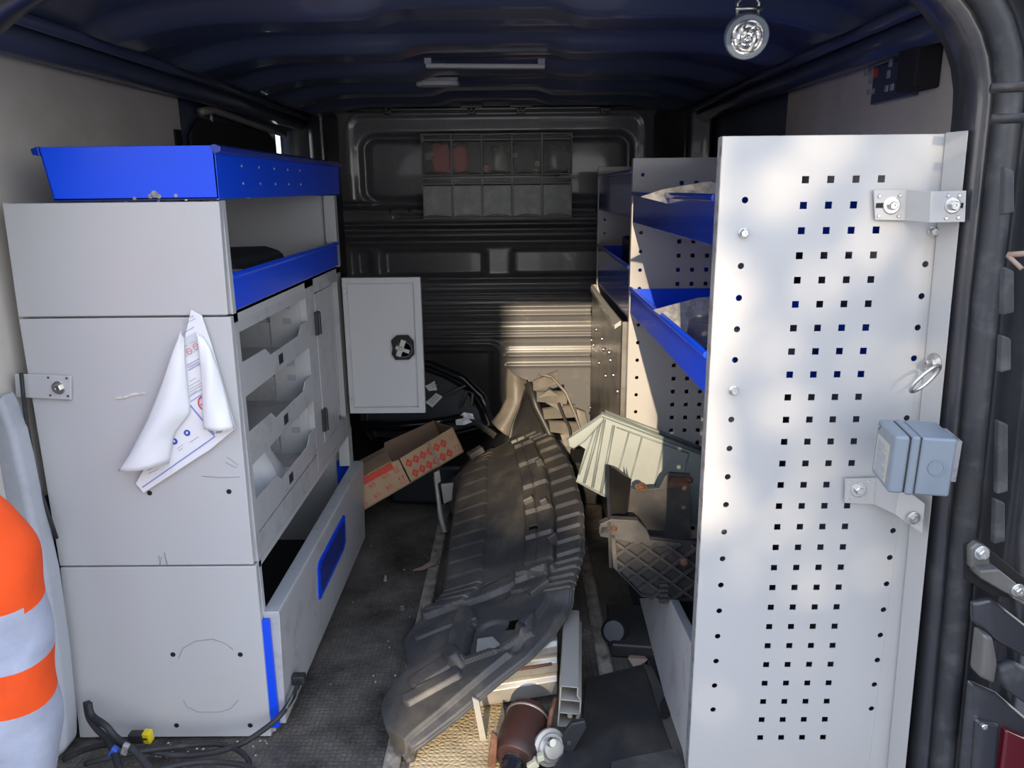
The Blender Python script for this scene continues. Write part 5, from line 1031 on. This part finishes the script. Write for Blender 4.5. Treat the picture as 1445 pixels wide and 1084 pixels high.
# ================================================================== PERSON at the left edge of the frame
def person():
    vs, es, rs = [], [], []
    def add(p, r, par=None):
        vs.append(p); rs.append(r if isinstance(r, tuple) else (r, r)); i = len(vs) - 1
        if par is not None: es.append((par, i))
        return i
    ox, oy = -.98, .70
    pel = add((ox, oy, .40), (.165, .12)); bel = add((ox, oy, .58), (.165, .125), pel); che = add((ox, oy + .01, .74), (.18, .125), bel); top = add((ox, oy, .86), (.13, .09), che)
    nk = add((ox, oy + .01, .93), .055, top); hd = add((ox + .01, oy + .03, 1.02), (.075, .085), nk); add((ox + .01, oy + .025, 1.11), (.072, .09), hd)
    e = aY(-15, 776, .79); wst = aY(18, 985, .80); hnd = aY(30, 1120, .82)
    sh = add((ox + .19, oy + .0, .84), .072, top); up_ = add(((ox + .19 + e.x) / 2 + .005, (oy + e.y) / 2, (.84 + e.z) / 2), .064, sh); el = add(tuple(e), .060, up_)
    ma = add(tuple(e.lerp(wst, .28)), .0545, el); m1 = add(tuple(e.lerp(wst, .62)), .053, ma); wr_ = add(tuple(wst), .055, m1); cu = add(tuple(wst.lerp(hnd, .55)), .052, wr_)
    hw = wst.lerp(hnd, .9); h0 = add(tuple(hw), (.026, .016), cu); h1 = add(tuple(hw + V((.0, .01, -.06))), (.038, .015), h0)
    for k, (dx, l) in enumerate(((-.028, .065), (-.010, .075), (.010, .07), (.028, .055))):
        f1 = add(tuple(hw + V((dx, .015, -.10))), .009, h1); f2 = add(tuple(hw + V((dx, .03, -.10 - l * .5))), .008, f1); add(tuple(hw + V((dx, .03, -.10 - l))), .007, f2)
    t1 = add(tuple(hw + V((.04, .02, -.05))), .010, h0); add(tuple(hw + V((.055, .035, -.09))), .008, t1)
    s2 = add((ox - .19, oy, .84), .07, top); e2 = add((ox - .27, oy - .02, .56), .056, s2); w2 = add((ox - .27, oy + .06, .33), .048, e2); g2 = add((ox - .27, oy + .08, .25), (.03, .02), w2); add((ox - .27, oy + .09, .14), (.035, .018), g2)
    for s in (-1, 1):
        hp_ = add((ox + s * .09, oy, .30), .10, pel); kn = add((ox + s * .10, oy + .02, -.05), .068, hp_); an = add((ox + s * .10, oy, -.45), .05, kn); add((ox + s * .11, oy + .13, -.505), (.045, .035), an)
    me = bpy.data.meshes.new('person'); me.from_pydata(vs, es, [])
    o = bpy.data.objects.new('person_body', me); COL.objects.link(o)
    m = o.modifiers.new('skin', 'SKIN'); m.use_smooth_shade = True
    for i, r in enumerate(rs): me.skin_vertices[0].data[i].radius = r
    me.skin_vertices[0].data[0].use_root = True
    m = o.modifiers.new('s', 'SUBSURF'); m.levels = 3; m.render_levels = 3
    dg = bpy.context.evaluated_depsgraph_get(); m2 = bpy.data.meshes.new_from_object(o.evaluated_get(dg)); bpy.data.objects.remove(o)
    for q in ('orange', 'reflect', 'trouser', 'skin', 'hair'): m2.materials.append(M[q])
    for v in m2.vertices:     # folds in the cloth
        c = v.co
        if c.z < .95: v.co = c + v.normal * ((.0015) * math.sin(c.z * 46 + c.x * 60 + c.y * 50) + .0014 * math.sin(c.x * 75 - c.z * 58 + c.y * 30))
    d = (wst - e); L2 = d.dot(d)
    for p in m2.polygons:
        c = p.center; p.use_smooth = True; t = (c - e).dot(d) / L2; rad = ((c - e) - d * t).length
        if c.x > ox + .165 and rad < .13 and t > .0:
            p.material_index = 1 if (.30 < t < .66 or .98 < t < 1.62) else 0
            if t > 1.62: p.material_index = 3
        elif c.z > .925: p.material_index = 4 if (c.z > 1.07 or c.y < oy + .0 and c.z > .98) else 3
        elif c.z < .34: p.material_index = 2 if not (c.x < ox - .2 and c.z < .27) else 3
        elif .50 < c.z < .55 or .62 < c.z < .67: p.material_index = 1 if c.x < ox + .18 else 0
    r = thing('person', (ox, oy, -.55), 'person in orange workwear with silver reflective bands, sleeve hanging at the left edge', 'person')
    for v in m2.vertices: v.co = v.co - V((ox, oy, -.55))
    ob = bpy.data.objects.new('body', m2); COL.objects.link(ob); ob.parent = r
    hc = V((ox + .01, oy + .03, 1.04))
    b = MB()
    for s in (-1, 1): b.lathe([(.006, 0), (.004, .003)], hc + V((s * .03, .078, .0)), (0, 1, 0), 8)
    build(b, 'eye', M['black'], r)
    b = MB(); b.prism([hc + V((-.012, .08, -.03)), hc + V((.012, .08, -.03)), hc + V((0, .08, .005))], (0, .018, -.004)); build(b, 'nose', M['skin'], r, bevel=.004)
    b = MB(); b.obox(hc + V((0, .082, -.05)), V((.02, 0, 0)), V((0, .004, 0)), V((0, 0, .004))); build(b, 'mouth', M['red'], r, bevel=.002)
    b = MB()
    for s in (-1, 1): b.lathe([(.012, 0), (.022, .006), (.018, .012)], hc + V((s * .072, .0, -.005)), (s, 0, 0), 10)
    build(b, 'ear', M['skin'], r)
person()
# ================================================================== ADDED SUN BLOCKERS BEHIND THE CAMERA (unseen wall and tree shape the sun)
b = MB(); b.box(-9, -1.08, -7.3, -7, -.55, 4.8); struct(build(b, 'wall_sun_blocker', M['brick']))  # unseen wall added to cut the sun off the left side
tr = thing('sun_blocker_tree', (.6, -7.2, -.55), 'unseen leafy tree added behind the camera to mask the sun', 'tree')
b = MB(); b.tube([(.6, -7.2, -.55), (.55, -7.2, 1.2), (.5, -7.1, 2.6), (.4, -7.1, 4.2)], [.16, .13, .10, .05], 10); b.tube([(.52, -7.1, 2.3), (-.1, -7.1, 3.2), (-.5, -7.0, 3.9)], [.07, .05, .02], 8); build(b, 'trunk', M['rust'], tr, smooth=True)
b = MB(); rr = random.Random(11)
for x0, x1, z0, z1, n_l in ((-.80, 1.9, 1.6, 3.0, 3000), (-.74, 1.9, 3.0, 3.16, 500), (-1.10, -.7, 3.07, 3.28, 260), (-.7, 1.9, 3.1, 3.30, 480), (-.52, -.28, 3.4, 4.25, 90), (-.28, 1.9, 3.4, 4.9, 2600)):  # leaf bands and gaps shaped to let the sun through in patches
    for i in range(n_l):
        x, z, y = rr.uniform(x0, x1), rr.uniform(z0, z1), (rr.uniform(-7.08, -6.92) if x1 < -.6 else rr.uniform(-7.7, -6.7))
        sz = rr.uniform(.05, .085); a = V((rr.uniform(-1, 1), rr.uniform(-.4, .4), rr.uniform(-1, 1))).normalized(); c_ = a.cross(V((0, 1, 0))).normalized(); c = V((x, y, z))
        b.add([c - a * sz, c + c_ * sz * .5, c + a * sz, c - c_ * sz * .5], [(0, 1, 2, 3)])
o = build(b, 'sun_mask_leaves', M['foliage'], tr, fix=False); o['kind'] = 'stuff'

# ------------------------------------------------------------------ repeats built together become single parts
SPLIT = {'bolt', 'rivet', 'tray_screw', 'end_wall', 'side_wall', 'rolled_rim', 'bolt_hole', 'screw_hole', 'slot', 'rusty_bolt', 'end_clip', 'cooling_fin', 'chipped_paint', 'wall_rib', 'comb_clip', 'corner_post', 'connector', 'ear', 'eye', 'sign_figure', 'lattice', 'barcode_lines', 'edge_return', 'printed_lines', 'front_lip', 'far_panel', 'wire_bracket', 'pillar_step'}
def split_loose(o):
    me = o.data; n = len(me.vertices); par = list(range(n))
    def find(i):
        while par[i] != i: par[i] = par[par[i]]; i = par[i]
        return i
    for p in me.polygons:
        r = find(p.vertices[0])
        for v in p.vertices[1:]: par[find(v)] = r
    comp = {}
    for p in me.polygons: comp.setdefault(find(p.vertices[0]), []).append(p)
    if len(comp) < 2: return
    first = True
    for ps in comp.values():
        ids = sorted({v for p in ps for v in p.vertices}); mp = {v: i for i, v in enumerate(ids)}
        m2 = bpy.data.meshes.new(me.name); m2.from_pydata([me.vertices[v].co.copy() for v in ids], [], [tuple(mp[v] for v in p.vertices) for p in ps])
        for q in me.materials: m2.materials.append(q)
        if ps[0].use_smooth:
            for q in m2.polygons: q.use_smooth = True
        if first: tgt = o; first = False
        else: tgt = o.copy(); COL.objects.link(tgt)
        tgt.data = m2
for o in list(COL.objects):
    if o.type == 'MESH' and o.parent is not None and o.name.split('.')[0] in SPLIT and not o.children: split_loose(o)
